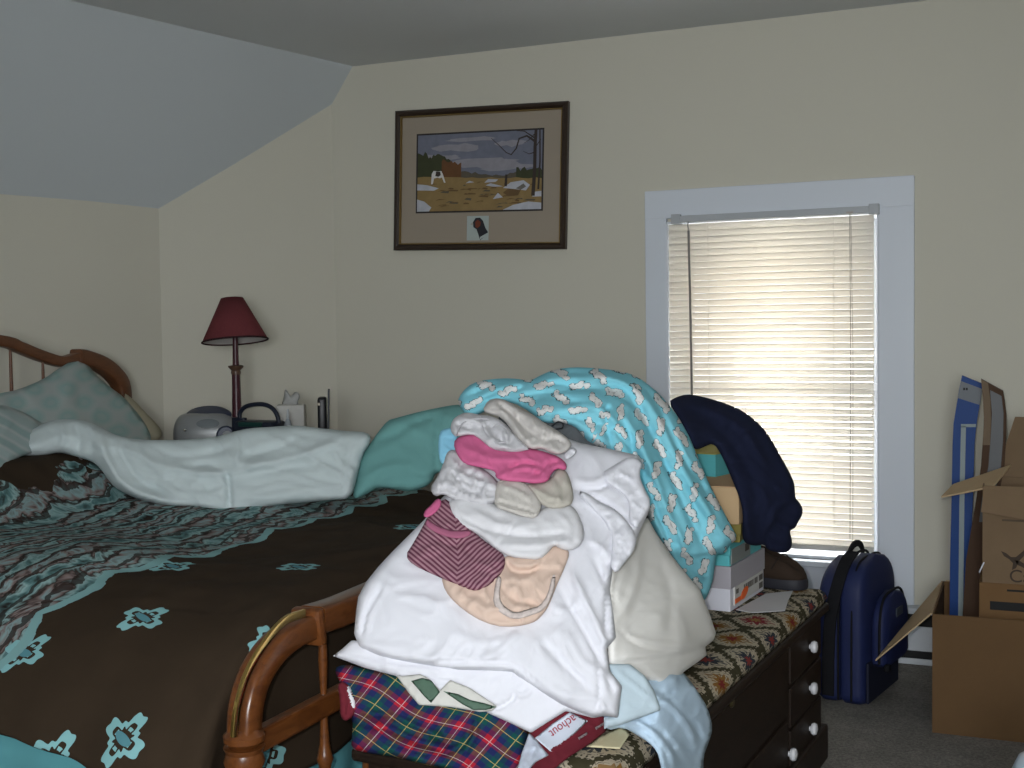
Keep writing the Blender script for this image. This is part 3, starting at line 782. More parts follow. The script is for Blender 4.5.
m_sheet = cloth('pale_sheet', (.56, .63, .63), .02)
white_poly = [(16, 441), (28, 432), (50, 420), (70, 419), (88, 421), (104, 429), (117, 436), (140, 440), (164, 440), (182, 440), (217, 437), (232, 432), (249, 428), (270, 427), (293, 425), (320, 428), (345, 431), (368, 432), (372, 440), (362, 456), (357, 478), (351, 499), (330, 500), (300, 503), (284, 504), (264, 507), (228, 513), (200, 508), (176, 509), (158, 505), (141, 500), (128, 495), (114, 487), (107, 478), (103, 472), (97, 465), (91, 461), (75, 456), (59, 452), (42, 456), (23, 457)]
o = lump('sheet', white_poly, sb, m_sheet, thick=.10, bulge=.05, edge=20, wr=(.0085, 24), seed=4, stretch=(2.2, 1), ang=.25, step=3.0,
    folds=[([(100, 430), (104, 452), (118, 478), (140, 494), (175, 503)], 5, .022), ([(118, 440), (124, 458), (140, 480), (165, 492)], 4, -.014), ([(130, 438), (150, 462), (190, 470), (222, 472)], 6, .012), ([(225, 470), (229, 485), (229, 510)], 3.2, -.020), ([(224, 470), (205, 464), (180, 470)], 4, -.012), ([(236, 466), (270, 462), (310, 452), (345, 436)], 5, .014), ([(240, 456), (270, 450), (300, 438)], 4, -.010), ([(232, 478), (275, 470), (330, 462)], 4, -.008),
           ([(235, 430), (238, 450), (236, 468)], 4, .010), ([(150, 445), (170, 454), (200, 455), (235, 446)], 4, -.010), ([(60, 424), (64, 438), (58, 450)], 4, .010), ([(74, 421), (80, 438), (78, 454)], 4, -.010), ([(88, 424), (96, 442), (98, 462)], 4, .010), ([(120, 490), (160, 500), (215, 506)], 3, .008), ([(250, 500), (300, 490), (350, 487)], 4, .007), ([(352, 436), (345, 470), (342, 499)], 2, -.006), ([(160, 480), (185, 488), (218, 490)], 4, -.008)])
tag(o, 'rumpled pale white sheet bunched along the far side of the bed', 'sheet')
m_tealb = cloth('sea_green_cotton', (.165, .37, .355), .05)
o = lump('sheet', [(372, 441), (378, 432), (388, 420), (396, 418), (414, 413), (436, 408), (459, 404), (470, 406), (470, 470), (452, 478), (437, 470), (431, 484), (420, 489), (408, 492), (394, 489), (378, 487), (366, 495), (352, 500), (356, 480), (361, 456)], lambda q: sb(q)+.012, m_tealb, thick=.12, bulge=.045, edge=20, wr=(.006, 26), seed=9, stretch=(2, 1),
    folds=[([(374, 440), (392, 436), (412, 424), (440, 414)], 4, -.012), ([(360, 480), (385, 468), (415, 466)], 5, .010), ([(380, 486), (400, 478), (425, 478)], 4, -.008), ([(438, 412), (437, 440), (437, 470)], 3, -.012)])
tag(o, 'sea green sheet bunched at the foot of the bed beside the pale sheet', 'sheet')

# ================================================================== NIGHTSTAND AND WHAT STANDS ON IT
NX0, NX1, NY0, NY1, NZ = -3.07, -2.36, 3.80, 4.13, .80
m_ns = wood('nightstand_wood', (.07, .025, .01), (.13, .05, .02), rough=.4)
ns = thing('nightstand', ((NX0+NX1)/2, (NY0+NY1)/2, 0), 'wooden nightstand in the corner, hidden behind the bed, carrying the lamp', 'nightstand')
bm = B(); box(bm, (NX0, NY0, NZ-.025), (NX1, NY1, NZ), .006); obj('top', bm, m_ns, ns)
bm = B(); box(bm, (NX0+.02, NY0+.02, .12), (NX1-.02, NY1-.01, NZ-.025), .003); obj('body', bm, m_ns, ns)
for z in (.16, .46):
    bm = B(); box(bm, (NX0+.04, NY0+.004, z), (NX1-.04, NY0+.022, z+.27), .004); d = obj('drawer', bm, m_ns, ns)
    bm = B(); lathe(bm, [(.006, 0), (.006, .014), (.015, .02), (.013, .03), (.004, .034)], (0, 0, 0), 14, Matrix.Translation(((NX0+NX1)/2, NY0+.004, z+.135)) @ Matrix.Rotation(math.pi/2, 4, 'X')); obj('knob', bm, m_brass, d, smooth=True)
for x in (NX0+.03, NX1-.07):
    for y in (NY0+.03, NY1-.06):
        bm = B(); box(bm, (x, y, 0), (x+.04, y+.04, .13), .004); obj('leg', bm, m_ns, ns)

LY = 3.97
lp = on(237, 420, 'y', LY); lx = lp[0]
lamp = thing('table_lamp', (lx, LY, NZ), 'table lamp with a burgundy cone shade and a slim plum-coloured column', 'lamp')
m_plum = plain('plum_lacquer', (.060, .016, .022), .35, .4)
zs0, zs1 = on(234, 341, 'y', LY)[2], on(234, 298, 'y', LY)[2]
sx = on(234, 340, 'y', LY)[0]; ld = (lp-CC).dot(CF); rs0 = 32.3*ld/FPX; rs1 = 11.0*ld/FPX; zm_ = (zs0+zs1)/2; MS = Matrix.Translation((sx, LY, zm_)) @ Matrix.Rotation(math.radians(-3), 4, Vector((-.59, .81, 0))) @ Matrix.Rotation(math.radians(-7), 4, Vector((.81, .59, 0))) @ Matrix.Translation((0, 0, -zm_))
shade_in = plain('shade_lining', (.40, .37, .35), .9)
gsh = G('burgundy_shade', .9, .1); gsh.obj(); gsh.color(gsh.mix(gsh.noise(160, 2), (.125, .030, .034), (.16, .040, .044)))
bm2 = B(); lathe(bm2, [(rs0, zs0), (rs1, zs1)], (0, 0, 0), 40, MS); bmesh.ops.delete(bm2, geom=[f for f in bm2.faces if len(f.verts) > 4], context='FACES')
o = obj('lamp_shade', bm2, gsh.m, lamp, smooth='all'); md = o.modifiers.new('thick', 'SOLIDIFY'); md.thickness = .002
bm = B(); lathe(bm, [(rs0-.004, zs0+.002), (rs1-.004, zs1-.002)], (0, 0, 0), 40, MS); bmesh.ops.delete(bm, geom=[f for f in bm.faces if len(f.verts) > 4], context='FACES'); obj('shade_lining', bm, shade_in, o, smooth='all')
bm = B(); tube(bm, [MS @ Vector((rs0*math.cos(a), rs0*math.sin(a), zs0)) for a in np.linspace(0, 2*math.pi, 41)], .0035, 6); obj('shade_trim', bm, plain('dark_trim', (.03, .008, .01), .8), o, smooth=True)
zc = on(236, 369, 'y', LY)[2]
bm = B(); lathe(bm, [(.066, NZ), (.066, NZ+.012), (.054, NZ+.03), (.030, NZ+.045), (.022, NZ+.06), (.019, NZ+.09), (.0165, zc-.03), (.0165, zc-.018), (.0125, zc+.02), (.010, zs0+.02), (.010, zs0+.10)], (lx, LY, 0), 20); obj('column', bm, m_plum, lamp, smooth=40)
bm = B(); lathe(bm, [(.018, zc-.022), (.020, zc-.012), (.018, zc-.006), (.029, zc+.006), (.031, zc+.012), (.026, zc+.014), (.013, zc+.016)], (lx, LY, 0), 24); obj('collar', bm, plain('lamp_collar', (.10, .055, .035), .35, .5), lamp, smooth=40)
bm = B(); lathe(bm, [(.012, zs0+.02), (.030, zs0+.06), (.030, zs0+.09), (.012, zs0+.12)], (sx, LY, 0), 16); obj('bulb', bm, plain('bulb_glass', (.7, .7, .68), .3), lamp, smooth=True)

# silver cd radio
def place(px, py, Y): return on(px, py, 'y', Y)
m_sil = plain('silver_plastic', (.27, .28, .28), .35, .5, .2); m_navy = plain('navy_plastic', (.030, .040, .075), .35, .5); m_blk = plain('black_plastic', (.012, .012, .014), .4, .4)
RY = 3.90
c = (place(172, 430, RY)+place(235, 430, RY))/2; rw = 31.5*(c-CC).dot(CF)/FPX
MR = Matrix.Translation((c[0], RY+.02, 0)) @ Matrix.Rotation(.50, 4, 'Z')
rad = thing('cd_radio', (c[0], RY, NZ), 'silver portable CD radio with rounded navy top beside the lamp', 'radio')
ztop = place(208, 413, RY)[2]; zs = np.linspace(NZ+.002, ztop, 18)
bm = B(); rings = []
for z in zs:
    k = (z-NZ)/(ztop-NZ); e_ = math.sqrt(max(0, 1-max(0, (k-.35)/.65)**2)); wx_ = rw*(.62+.38*e_); dy = .10*(.35+.65*e_)
    rings.append([bm.verts.new(MR @ Vector((math.copysign(abs(math.cos(a))**.6, math.cos(a))*wx_, math.copysign(abs(math.sin(a))**.7, math.sin(a))*dy, z))) for a in np.linspace(0, 2*math.pi, 41)[:-1]])
for a, b in zip(rings, rings[1:]):
    for k in range(40): bm.faces.new((a[k], a[(k+1) % 40], b[(k+1) % 40], b[k]))
bm.faces.new(rings[0][::-1]); bm.faces.new(rings[-1]); obj('body', bm, m_sil, rad, smooth=40)
bm = B(); lathe(bm, [(.075, -.016), (.080, -.004), (.070, .006), (.03, .010), (.005, .011)], (0, 0, 0), 30, MR @ Matrix.Translation((.012, -.026, ztop-.006)) @ Matrix.Rotation(.50, 4, 'X') @ Matrix.Diagonal((1.15, .8, 1, 1))); obj('disc_lid', bm, m_navy, rad, smooth=40)
bm = B(); lathe(bm, [(.026, 0), (.028, .006), (.015, .010)], (0, 0, 0), 20, MR @ Matrix.Translation((.022, -.094, ztop-.040)) @ Matrix.Rotation(1.05, 4, 'X') @ Matrix.Diagonal((1.6, .7, 1, 1))); obj('display', bm, plain('radio_display', (.18, .20, .21), .2), rad, smooth=40)
bm = B(); lathe(bm, [(.006, 0), (.006, .006), (.003, .008)], (0, 0, 0), 12, MR @ Matrix.Translation((-rw*.52, -.098, NZ+(ztop-NZ)*.52)) @ Matrix.Rotation(1.45, 4, 'X')); obj('button', bm, plain('bright_chrome', (.8, .8, .8), .1, .5, 1), rad, smooth=True)
bm = B(); lathe(bm, [(.036, -.006), (.037, .006), (.03, .012)], (0, 0, 0), 22, MR @ Matrix.Translation((rw*.72, -.094, NZ+.042)) @ Matrix.Rotation(1.45, 4, 'X')); sp = obj('speaker', bm, m_navy, rad, smooth=40)
bm = B(); lathe(bm, [(.018, 0), (.019, .014), (.010, .018)], (0, 0, 0), 18, MR @ Matrix.Translation((rw*.78, -.104, NZ+.040)) @ Matrix.Rotation(1.45, 4, 'X')); obj('volume_knob', bm, plain('grey_knob', (.33, .34, .35), .4), sp, smooth=40)

# navy carrier with arched handle
HY = 3.88
m_nb = plain('navy_carrier', (.010, .014, .028), .45, .4)
a0, a1 = place(239, 423, HY), place(279, 423, HY); cx_ = (a0[0]+a1[0])/2; hw = (a1[0]-a0[0])/2
hb = thing('handled_carrier', (cx_, HY, NZ), 'small navy carrier with an arched handle, in front of the tissue box', 'carrier')
zt_ = place(258, 418, HY)[2]
bm = B(); tube(bm, [(cx_-hw*.98, HY, NZ+.003), (cx_-hw, HY, NZ+.03), (cx_-hw*.98, HY, zt_)], 0, 12, flat=(.03, .012), up=(0, 1, 0))
box(bm, (cx_-hw*.9, HY-.05, NZ), (cx_+hw, HY+.05, zt_-.01), .012); obj('tray', bm, m_nb, hb, smooth=40)
bm = B(); pts = [place(x, y, HY) for x, y in ((240, 421), (240, 413), (245, 407), (254, 404.5), (264, 404.5), (272, 408), (277, 415), (279, 423))]
tube(bm, curve(pts, 30), .0085, 10); obj('handle', bm, m_nb, hb, smooth=True)
bm = B(); box(bm, (cx_-hw*.6, HY-.058, zt_-.03), (cx_+hw*.55, HY-.048, zt_-.012), .003); obj('green_panel', bm, plain('dark_green', (.010, .045, .038), .4), hb)
for k, (px, cc, nm, lb) in enumerate(((245, (.30, .06, .03), 'red', 'small red capped jar at the foot of the plum lamp'), (249, (.45, .40, .33), 'cream', 'small cream capped jar at the foot of the plum lamp'))):
    p = place(px, 431, 3.79); bm = B(); lathe(bm, [(.012, NZ+.0), (.013, NZ+.004), (.013, NZ+.03+.004*k), (.009, NZ+.036), (.009, NZ+.05)], (p[0], 3.825, 0), 14)
    tag(obj('jar', bm, plain('jar_'+nm, cc, .4), None, smooth=40), lb, 'jar')

# tissue box, spray bottle
TY = 4.03
b0, b1 = place(277.5, 420, TY), place(305, 420, TY); zt_ = place(291, 404.5, TY)[2]
tb = thing('tissue_box', ((b0[0]+b1[0])/2, TY, NZ), 'pale cube tissue box with a tuft of tissue standing out of it', 'tissue box')
g = G('tissue_carton', .5, .3); x, y, z = g.obj(); n = g.noise(30, 2); g.color(g.mix(n, (.42, .41, .38), (.56, .545, .50)))
Mt = Matrix.Translation(((b0[0]+b1[0])/2, TY, 0)) @ Matrix.Rotation(.52, 4, 'Z'); hw = 13.6*(b0-CC).dot(CF)/FPX
bm = B(); box(bm, (-hw, -.055, NZ), (hw, .055, zt_), .003, Mt); box(bm, (-hw*.6, -.03, zt_-.001), (hw*.6, .03, zt_+.001), .0008, Mt); obj('carton', bm, g.m, tb)
tbase = planeY(lambda x, y: TY)
p_t = lump('tissue', [(281, 407), (284, 396), (285, 388), (288, 392), (291, 397), (295, 391), (299, 393), (300, 398), (297, 402), (300, 406)], tbase, cloth('tissue_paper', (.40, .40, .385)), thick=.012, bulge=.008, edge=4, step=2, parent=tb, wr=(.004, 5))
BYo = 3.90
p = place(288, 424, BYo); zb_ = place(288, 409, BYo)[2]
sb_ = thing('spray_bottle', (p[0], BYo, NZ), 'small frosted bottle standing in front of the tissue box', 'bottle')
h = zb_-NZ
bm = B(); lathe(bm, [(.014, NZ), (.0155, NZ+.004), (.0155, NZ+h*.55), (.011, NZ+h*.68), (.006, NZ+h*.74)], (p[0], BYo, 0), 16); obj('body', bm, plain('frosted', (.32, .35, .37), .2, .5), sb_, smooth=40)
bm = B(); lathe(bm, [(.0065, NZ+h*.74), (.0065, NZ+h*.86), (.004, NZ+h*.88), (.004, NZ+h)], (p[0], BYo, 0), 12); obj('cap', bm, plain('bottle_cap', (.40, .42, .44), .3), sb_, smooth=40)
# black clock seen edge-on
KY = 3.98
p0, p1 = place(318, 425, KY), place(327, 425, KY); zt1, zt2 = place(321, 397, KY)[2], place(329, 390, KY)[2]
ck = thing('desk_clock', ((p0[0]+p1[0])/2, KY, NZ), 'black desk clock seen nearly edge-on at the right end of the nightstand', 'clock')
MK = Matrix.Translation(((p0[0]+p1[0])/2, KY, 0)) @ Matrix.Rotation(.545, 4, 'Z'); kw = 4.4*(p0-CC).dot(CF)/FPX
bm = B(); box(bm, (-kw, -.05, NZ), (kw, .05, zt1), .010, MK, seg=3); obj('case', bm, m_blk, ck, smooth=40)
bm = B(); prism(bm, [MK @ Vector(p) for p in ((kw-.001, -.07, NZ), (kw+.007, -.07, NZ), (kw+.013, -.05, zt2), (kw+.006, -.05, zt2))], MK.to_3x3() @ Vector((0, .13, 0))); obj('front_panel', bm, plain('slate_plastic', (.020, .024, .032), .5, .3), ck)
for z in (.04, zt1-NZ-.03):
    bm = B(); box(bm, (-kw-.002, -.054, NZ+z), (-kw+.010, -.048, NZ+z+.010), .001, MK); obj('button', bm, plain('clock_button', (.35, .30, .22), .3), ck)
# ================================================================== UPHOLSTERED CHEST AT THE FOOT OF THE BED
BZ = .45; CT = .492
e0, e1 = on(711, 709, 'z', BZ), on(828, 602, 'z', BZ)
bd = (e1-e0)[:2]; bd /= np.linalg.norm(bd); bn = np.array([bd[1], -bd[0]])        # along, outwards (to the right)
near = e0[:2]+bd*(1.885-e0[1])/bd[1]; BL = np.linalg.norm(e1[:2]-near); BW = .535
BANG = math.atan2(-bd[0], bd[1])
MB = Matrix.Translation((near[0], near[1], 0)) @ Matrix.Rotation(BANG, 4, 'Z')   # local: x across (right side = 0), y along, z up
m_ches = wood('dark_walnut', (.010, .006, .004), (.020, .012, .008), rough=.5)
chest = thing('blanket_chest', MB @ Vector((-BW/2, BL/2, 0)), 'dark wooden chest with a tapestry cushion top at the foot of the bed', 'chest')
bm = B(); box(bm, (-BW+.02, .02, .09), (-.02, BL-.02, BZ-.025), .003, MB); body = obj('body', bm, m_ches, chest)
bm = B(); box(bm, (-BW-.004, -.004, BZ-.026), (.004, BL+.004, BZ), .008, MB); obj('lid', bm, m_ches, chest)
bm = B()
box(bm, (-BW, 0, 0), (-.0, .03, .10), .006, MB); box(bm, (-BW, BL-.03, 0), (.0, BL, .10), .006, MB); box(bm, (-.022, .02, 0), (.0, BL-.02, .10), .006, MB); box(bm, (-BW, .02, 0), (-BW+.022, BL-.02, .10), .006, MB)
obj('plinth', bm, m_ches, chest)
def tolocal(P): return MB.inverted() @ Vector(P)
def onface(px, py):          # pixel on the right-hand face of the chest
    return tolocal(onpl(px, py, (bn[0], bn[1], 0), (near[0], near[1], 0)))
m_knob = plain('white_ceramic', (.66, .66, .68), .25, .5)
def knob(parent, P, r=.017, mat=m_knob):
    bm = B(); lathe(bm, [(.006, -.004), (.007, .003), (r*.85, .006), (r, .012), (r*.85, .019), (r*.3, .022)], (0, 0, 0), 16, MB @ Matrix.Translation(P) @ Matrix.Rotation(math.pi/2, 4, 'Y')); return obj('knob', bm, mat, parent, smooth=40)
ycol = onface(795, 690).y
zk = [onface(814, y) for y in (647, 688.5, 729)]
dz = .115
for k, P in enumerate(zk):
    bm = B(); box(bm, (-.021, ycol+.006, P.z-dz*.45), (-.012, BL-.035, P.z+dz*.45), .003, MB); d = obj('drawer', bm, m_ches, chest)
    knob(d, Vector((-.012, P.y, P.z)))
P = onface(793.3, 754.5)
bm = B(); box(bm, (-.021, .10, .11), (-.012, ycol-.02, .225), .003, MB); d = obj('drawer', bm, m_ches, chest)
knob(d, Vector((-.012, P.y, P.z))); knob(d, Vector((-.012, ycol-P.y+.10-.02, P.z)))
bm = B(); box(bm, (-.021, .06, .24), (-.013, ycol-.012, BZ-.04), .003, MB); panel = obj('front_panel', bm, m_ches, chest)
P = onface(736, 703); bm = B(); lathe(bm, [(.010, 0), (.012, .004), (.008, .008)], (0, 0, 0), 14, MB @ Matrix.Translation((-.013, P.y, P.z)) @ Matrix.Rotation(math.pi/2, 4, 'Y')); obj('lock', bm, plain('old_brass', (.10, .08, .04), .4, .5, .8), panel, smooth=True)
# tapestry cushion
g = G('tapestry', .95, .1); u, v = g.uv(); nz = g.noise(60, 3, .7)
AX, AY = .150, .200
def cell(ou, ov):
    a, b = (u+ou).cen(AX), (v+ov).cen(AY)
    ia = ((u+ou)/AX).floor(); ib = ((v+ov)/AY).floor()
    return a, b, a.abs()*(2/AX)+b.abs()*(2/AY), (ia+ib*2.0+ou*9).mod(3.0)
a1, b1, d1, i1 = cell(0, 0); a2, b2, d2, i2 = cell(AX/2, AY/2)
use = d2.lt(d1)
a = a1+(a2-a1)*use; b = b1+(b2-b1)*use; dmin = d1.min(d2); par = i1*(1.0-use)+(i2+1.0)*use
hexd = (dmin).max(b.abs()*(2.0/AY)*1.30)
zig = ((a*(2*math.pi/.0105)).sin()+(b*(2*math.pi/.0105)).sin())*.055+(nz-.5)*.10
field = (hexd+zig).lt(.86)
th = b.atan2(a); petal = (th*8.0).cos()*.12+(th*3.0+par*2.0).sin()*.05
motif = (hexd+petal+(nz-.5)*.1).lt(.44); heart = (hexd+petal*.6).lt(.20)
dots = ((hexd*6.2832*6.0).sin()).gt(.45)*hexd.gt(.50)*(nz.gt(.50))
leg_ = ((th*16.0).cos()).gt(.25)*hexd.gt(.36)*hexd.lt(.62)
cr = (.44, .375, .275)
ca = g.mix(par.lt(.95), g.mix(par.lt(1.95), (.030, .036, .045), (.20, .10, .025)), (.20, .028, .034)); cb = g.mix(par.lt(.95), g.mix(par.lt(1.95), (.20, .035, .03), (.16, .022, .02)), (.26, .15, .05))
c = g.mix(field, g.mix(nz, (.030, .026, .012), (.062, .054, .030)), g.mix(nz, tuple(x*.75 for x in cr), cr))
c = g.mix(dots*field*.75, c, (.045, .038, .03)); c = g.mix(leg_*field*.85, c, ca); c = g.mix(motif, c, ca); c = g.mix(heart, c, cb)
g.color(c); g.bump(nz, .35, .002); m_tap = g.m
def cushion():
    bm = B(); uvl = bm.loops.layers.uv.new('UVMap'); nx, ny = 46, 120; V = []
    h = CT-BZ; x0, x1, y0, y1 = -BW+.004, -.006, .006, BL-.006
    prof = [(0, 0), (-.004, h*.35), (.002, h*.7), (.014, h*.92), (.035, h)]
    def ring(ins, z):
        r = []
        for i in range(nx): r.append((x0+ins+(x1-x0-2*ins)*i/nx, y0+ins, z))
        for i in range(ny): r.append((x1-ins, y0+ins+(y1-y0-2*ins)*i/ny, z))
        for i in range(nx): r.append((x1-ins-(x1-x0-2*ins)*i/nx, y1-ins, z))
        for i in range(ny): r.append((x0+ins, y1-ins-(y1-y0-2*ins)*i/ny, z))
        return r
    R_ = [ring(*p) for p in prof]; VV = [[bm.verts.new(MB @ Vector((x, y, BZ+z))) for x, y, z in r] for r in R_]; uvd = {}
    arc = [.075, .055, .035, .015, 0]
    for r, vv, ac in zip(R_, VV, arc):
        for (x, y, z), vt in zip(r, vv):
            uvd[vt] = (min(max(x, x0+.035), x1-.035)+(ac if x > x1-.036 else -ac if x < x0+.036 else 0), min(max(y, y0+.035), y1-.035)+(ac if y > y1-.036 else -ac if y < y0+.036 else 0))
    for ra, rb_ in zip(VV, VV[1:]):
        n = len(ra)
        for k in range(n): bm.faces.new((ra[k], ra[(k+1) % n], rb_[(k+1) % n], rb_[k]))
    grid = {}
    top = VV[-1]; n = len(top)
    def gp(i, j):
        if j == 0: return top[i]
        if i == nx: return top[nx+j] if j < ny else top[nx+ny]
        if j == ny: return top[nx+ny+(nx-i)]
        if i == 0: return top[(n-j) % n]
        if (i, j) not in grid:
            x = x0+.035+(x1-x0-.07)*i/nx; y = y0+.035+(y1-y0-.07)*j/ny; k = min(i, nx-i, j, ny-j)
            vt = bm.verts.new(MB @ Vector((x, y, BZ+h+.004*min(1, k/4)+.002*mnoise.noise(Vector((x*9, y*9, 3)))))); uvd[vt] = (x, y); grid[(i, j)] = vt
        return grid[(i, j)]
    for i in range(nx):
        for j in range(ny): bm.faces.new((gp(i, j), gp(i+1, j), gp(i+1, j+1), gp(i, j+1)))
    bm.faces.new(VV[0][::-1])
    for f in bm.faces:
        for l in f.loops: l[uvl].uv = uvd[l.vert]
    obj('cushion', bm, m_tap, chest, smooth='all')
m_ches.node_tree.nodes['Principled BSDF'].inputs['Specular IOR Level'].default_value = .2
cushion()

# ================================================================== STACK OF BOXES AT THE WINDOW END OF THE CHEST
m_gcard = plain('grey_lid_card', (.36, .34, .37), .7); m_wcard = plain('white_card', (.62, .62, .68), .7)
Pn = tolocal(on(731, 614, 'z', CT)); Pf = tolocal(on(765, 591, 'z', CT))
_o = on(731, 614, 'z', CT); M1 = Matrix.Translation((_o[0], _o[1], 0)) @ Matrix.Rotation(math.atan2(-(MB.to_3x3() @ (Pf-Pn)).x, (MB.to_3x3() @ (Pf-Pn)).y), 4, 'Z')   # local: x right, y along the label side; origin = near right corner
SL = (Pf-Pn).length; SH = .118; SWD = .21
def mk(name, z0, h, lidh, mats, M, L, Wd, label, grow=.003):
    t = thing(name, M @ Vector((-Wd/2, L/2, z0)), label, 'box')
    bm = B(); box(bm, (-Wd+grow, grow, z0), (-grow, L-grow, z0+h-.001), .0015, M); obj('carton', bm, mats[0], t)
    bm = B(); box(bm, (-Wd, 0, z0+h-lidh), (0, L, z0+h), .002, M); obj('lid', bm, mats[1], t)
    return t
CT2 = CT+.004
sb1 = mk('shoebox', CT2, SH, SH*.50, (m_wcard, m_gcard), M1, SL, SWD, 'grey-lidded white shoebox with an orange sticker, lowest of the stack on the cushion')
bm = B(); box(bm, (-.0035, SL*.10, CT2+.012), (.0012, SL*.93, CT2+.060), 0, M1); obj('label_panel', bm, plain('label_paper', (.50, .49, .47), .7), sb1)
bm = B(); R_ = random.Random(5); y = SL*.35
while y < SL*.74:
    wd = R_.choice((.004, .007, .011)); box(bm, (0, y, CT2+.036), (.0016, y+wd, CT2+.052), 0, M1); y += wd+R_.choice((.003, .005))
for k in range(2): box(bm, (0, SL*(.80), CT2+.014+.022*k), (.0016, SL*.91, CT2+.030+.022*k), 0, M1)
box(bm, (0, SL*.13, CT2+.040), (.0016, SL*.20, CT2+.052), 0, M1)
obj('printing', bm, plain('label_ink', (.10, .09, .08), .7), sb1)
bm = B(); lathe(bm, [(.02, 0), (.02, .002)], (0, 0, 0), 20, M1 @ Matrix.Translation((.0008, SL*.36, CT2+.030)) @ Matrix.Rotation(.25, 4, 'X') @ Matrix.Rotation(math.pi/2, 4, 'Y') @ Matrix.Diagonal((.62, 1.6, 1, 1))); box(bm, (0, SL*.1, CT2+.016), (.0022, SL*.30, CT2+.028), 0, M1); obj('orange_sticker', bm, plain('orange_sticker', (.75, .12, .015), .5), sb1)
m_aqua = plain('aqua_card', (.10, .44, .47), .6); m_olive = plain('olive_card', (.23, .19, .045), .7); m_tan = plain('tan_card', (.52, .36, .20), .8); m_tand = plain('tan_lid_card', (.62, .40, .22), .8)
Z2 = CT2+SH
M2 = M1 @ Matrix.Translation((-.002, .002, 0))
sb2 = mk('shoebox', Z2, .062, .034, (m_aqua, m_aqua), M2, SL*.94, SWD, 'aqua shoebox with a grey label, second from the bottom of the stack')
bm = B(); box(bm, (-.002, .01, Z2+.004), (.0012, SL*.56, Z2+.044), 0, M2); lp_ = obj('label_panel', bm, plain('label_grey', (.22, .24, .23), .7), sb2)
bm = B(); box(bm, (0, SL*.40, Z2+.020), (.0018, SL*.52, Z2+.040), 0, M2); obj('printing', bm, plain('label_ink2', (.07, .06, .05), .7), sb2)
Z3 = Z2+.062
pr = on(741, 532, 'y', 3.06); M3 = Matrix.Translation((pr[0], pr[1], 0)) @ Matrix.Rotation(BANG+.12, 4, 'Z')
ztan = on(740, 524, 'y', 3.05)[2]
sb3 = mk('shoebox', Z3, max(.05, ztan-Z3), .03, (m_olive, m_olive), M3, .28, .17, 'olive box between the aqua shoebox and the tan box in the stack')
pr = on(739, 520, 'y', 3.03); M4 = Matrix.Translation((pr[0], pr[1], 0)) @ Matrix.Rotation(BANG+.02, 4, 'Z')
ztt = on(737, 488, 'y', pr[1])[2]
t4 = thing('cardboard_box', M4 @ Vector((-.1, .1, ztan)), 'tan cardboard box under the aqua and yellow box in the stack', 'box')
bm = B(); box(bm, (-.19, 0, ztan+.001), (0, .36, ztt), .002, M4); obj('carton', bm, m_tan, t4)
bm = B(); box(bm, (-.188, .002, ztt), (-.002, .358, ztt+.002), .0005, M4); obj('top_panel', bm, m_tand, t4)
zq = ztt+.0025
pr = on(715.5, 477, 'z', zq); M5 = Matrix.Translation((pr[0], pr[1], 0)) @ Matrix.Rotation(BANG-.16, 4, 'Z')
zqt = on(716, 454, 'y', pr[1])[2]
t5 = thing('gift_box', M5 @ Vector((-.08, .08, zq)), 'small aqua box with a yellow top, topmost of the stack under the navy sweater', 'box')
bm = B(); box(bm, (-.15, 0, zq), (0, .30, zqt-.001), .001, M5); obj('carton', bm, m_aqua, t5)
bm = B(); box(bm, (-.1505, -.0005, zqt-.0025), (.0005, .3005, zqt), .0008, M5); obj('lid', bm, plain('yellow_card', (.42, .36, .07), .7), t5)

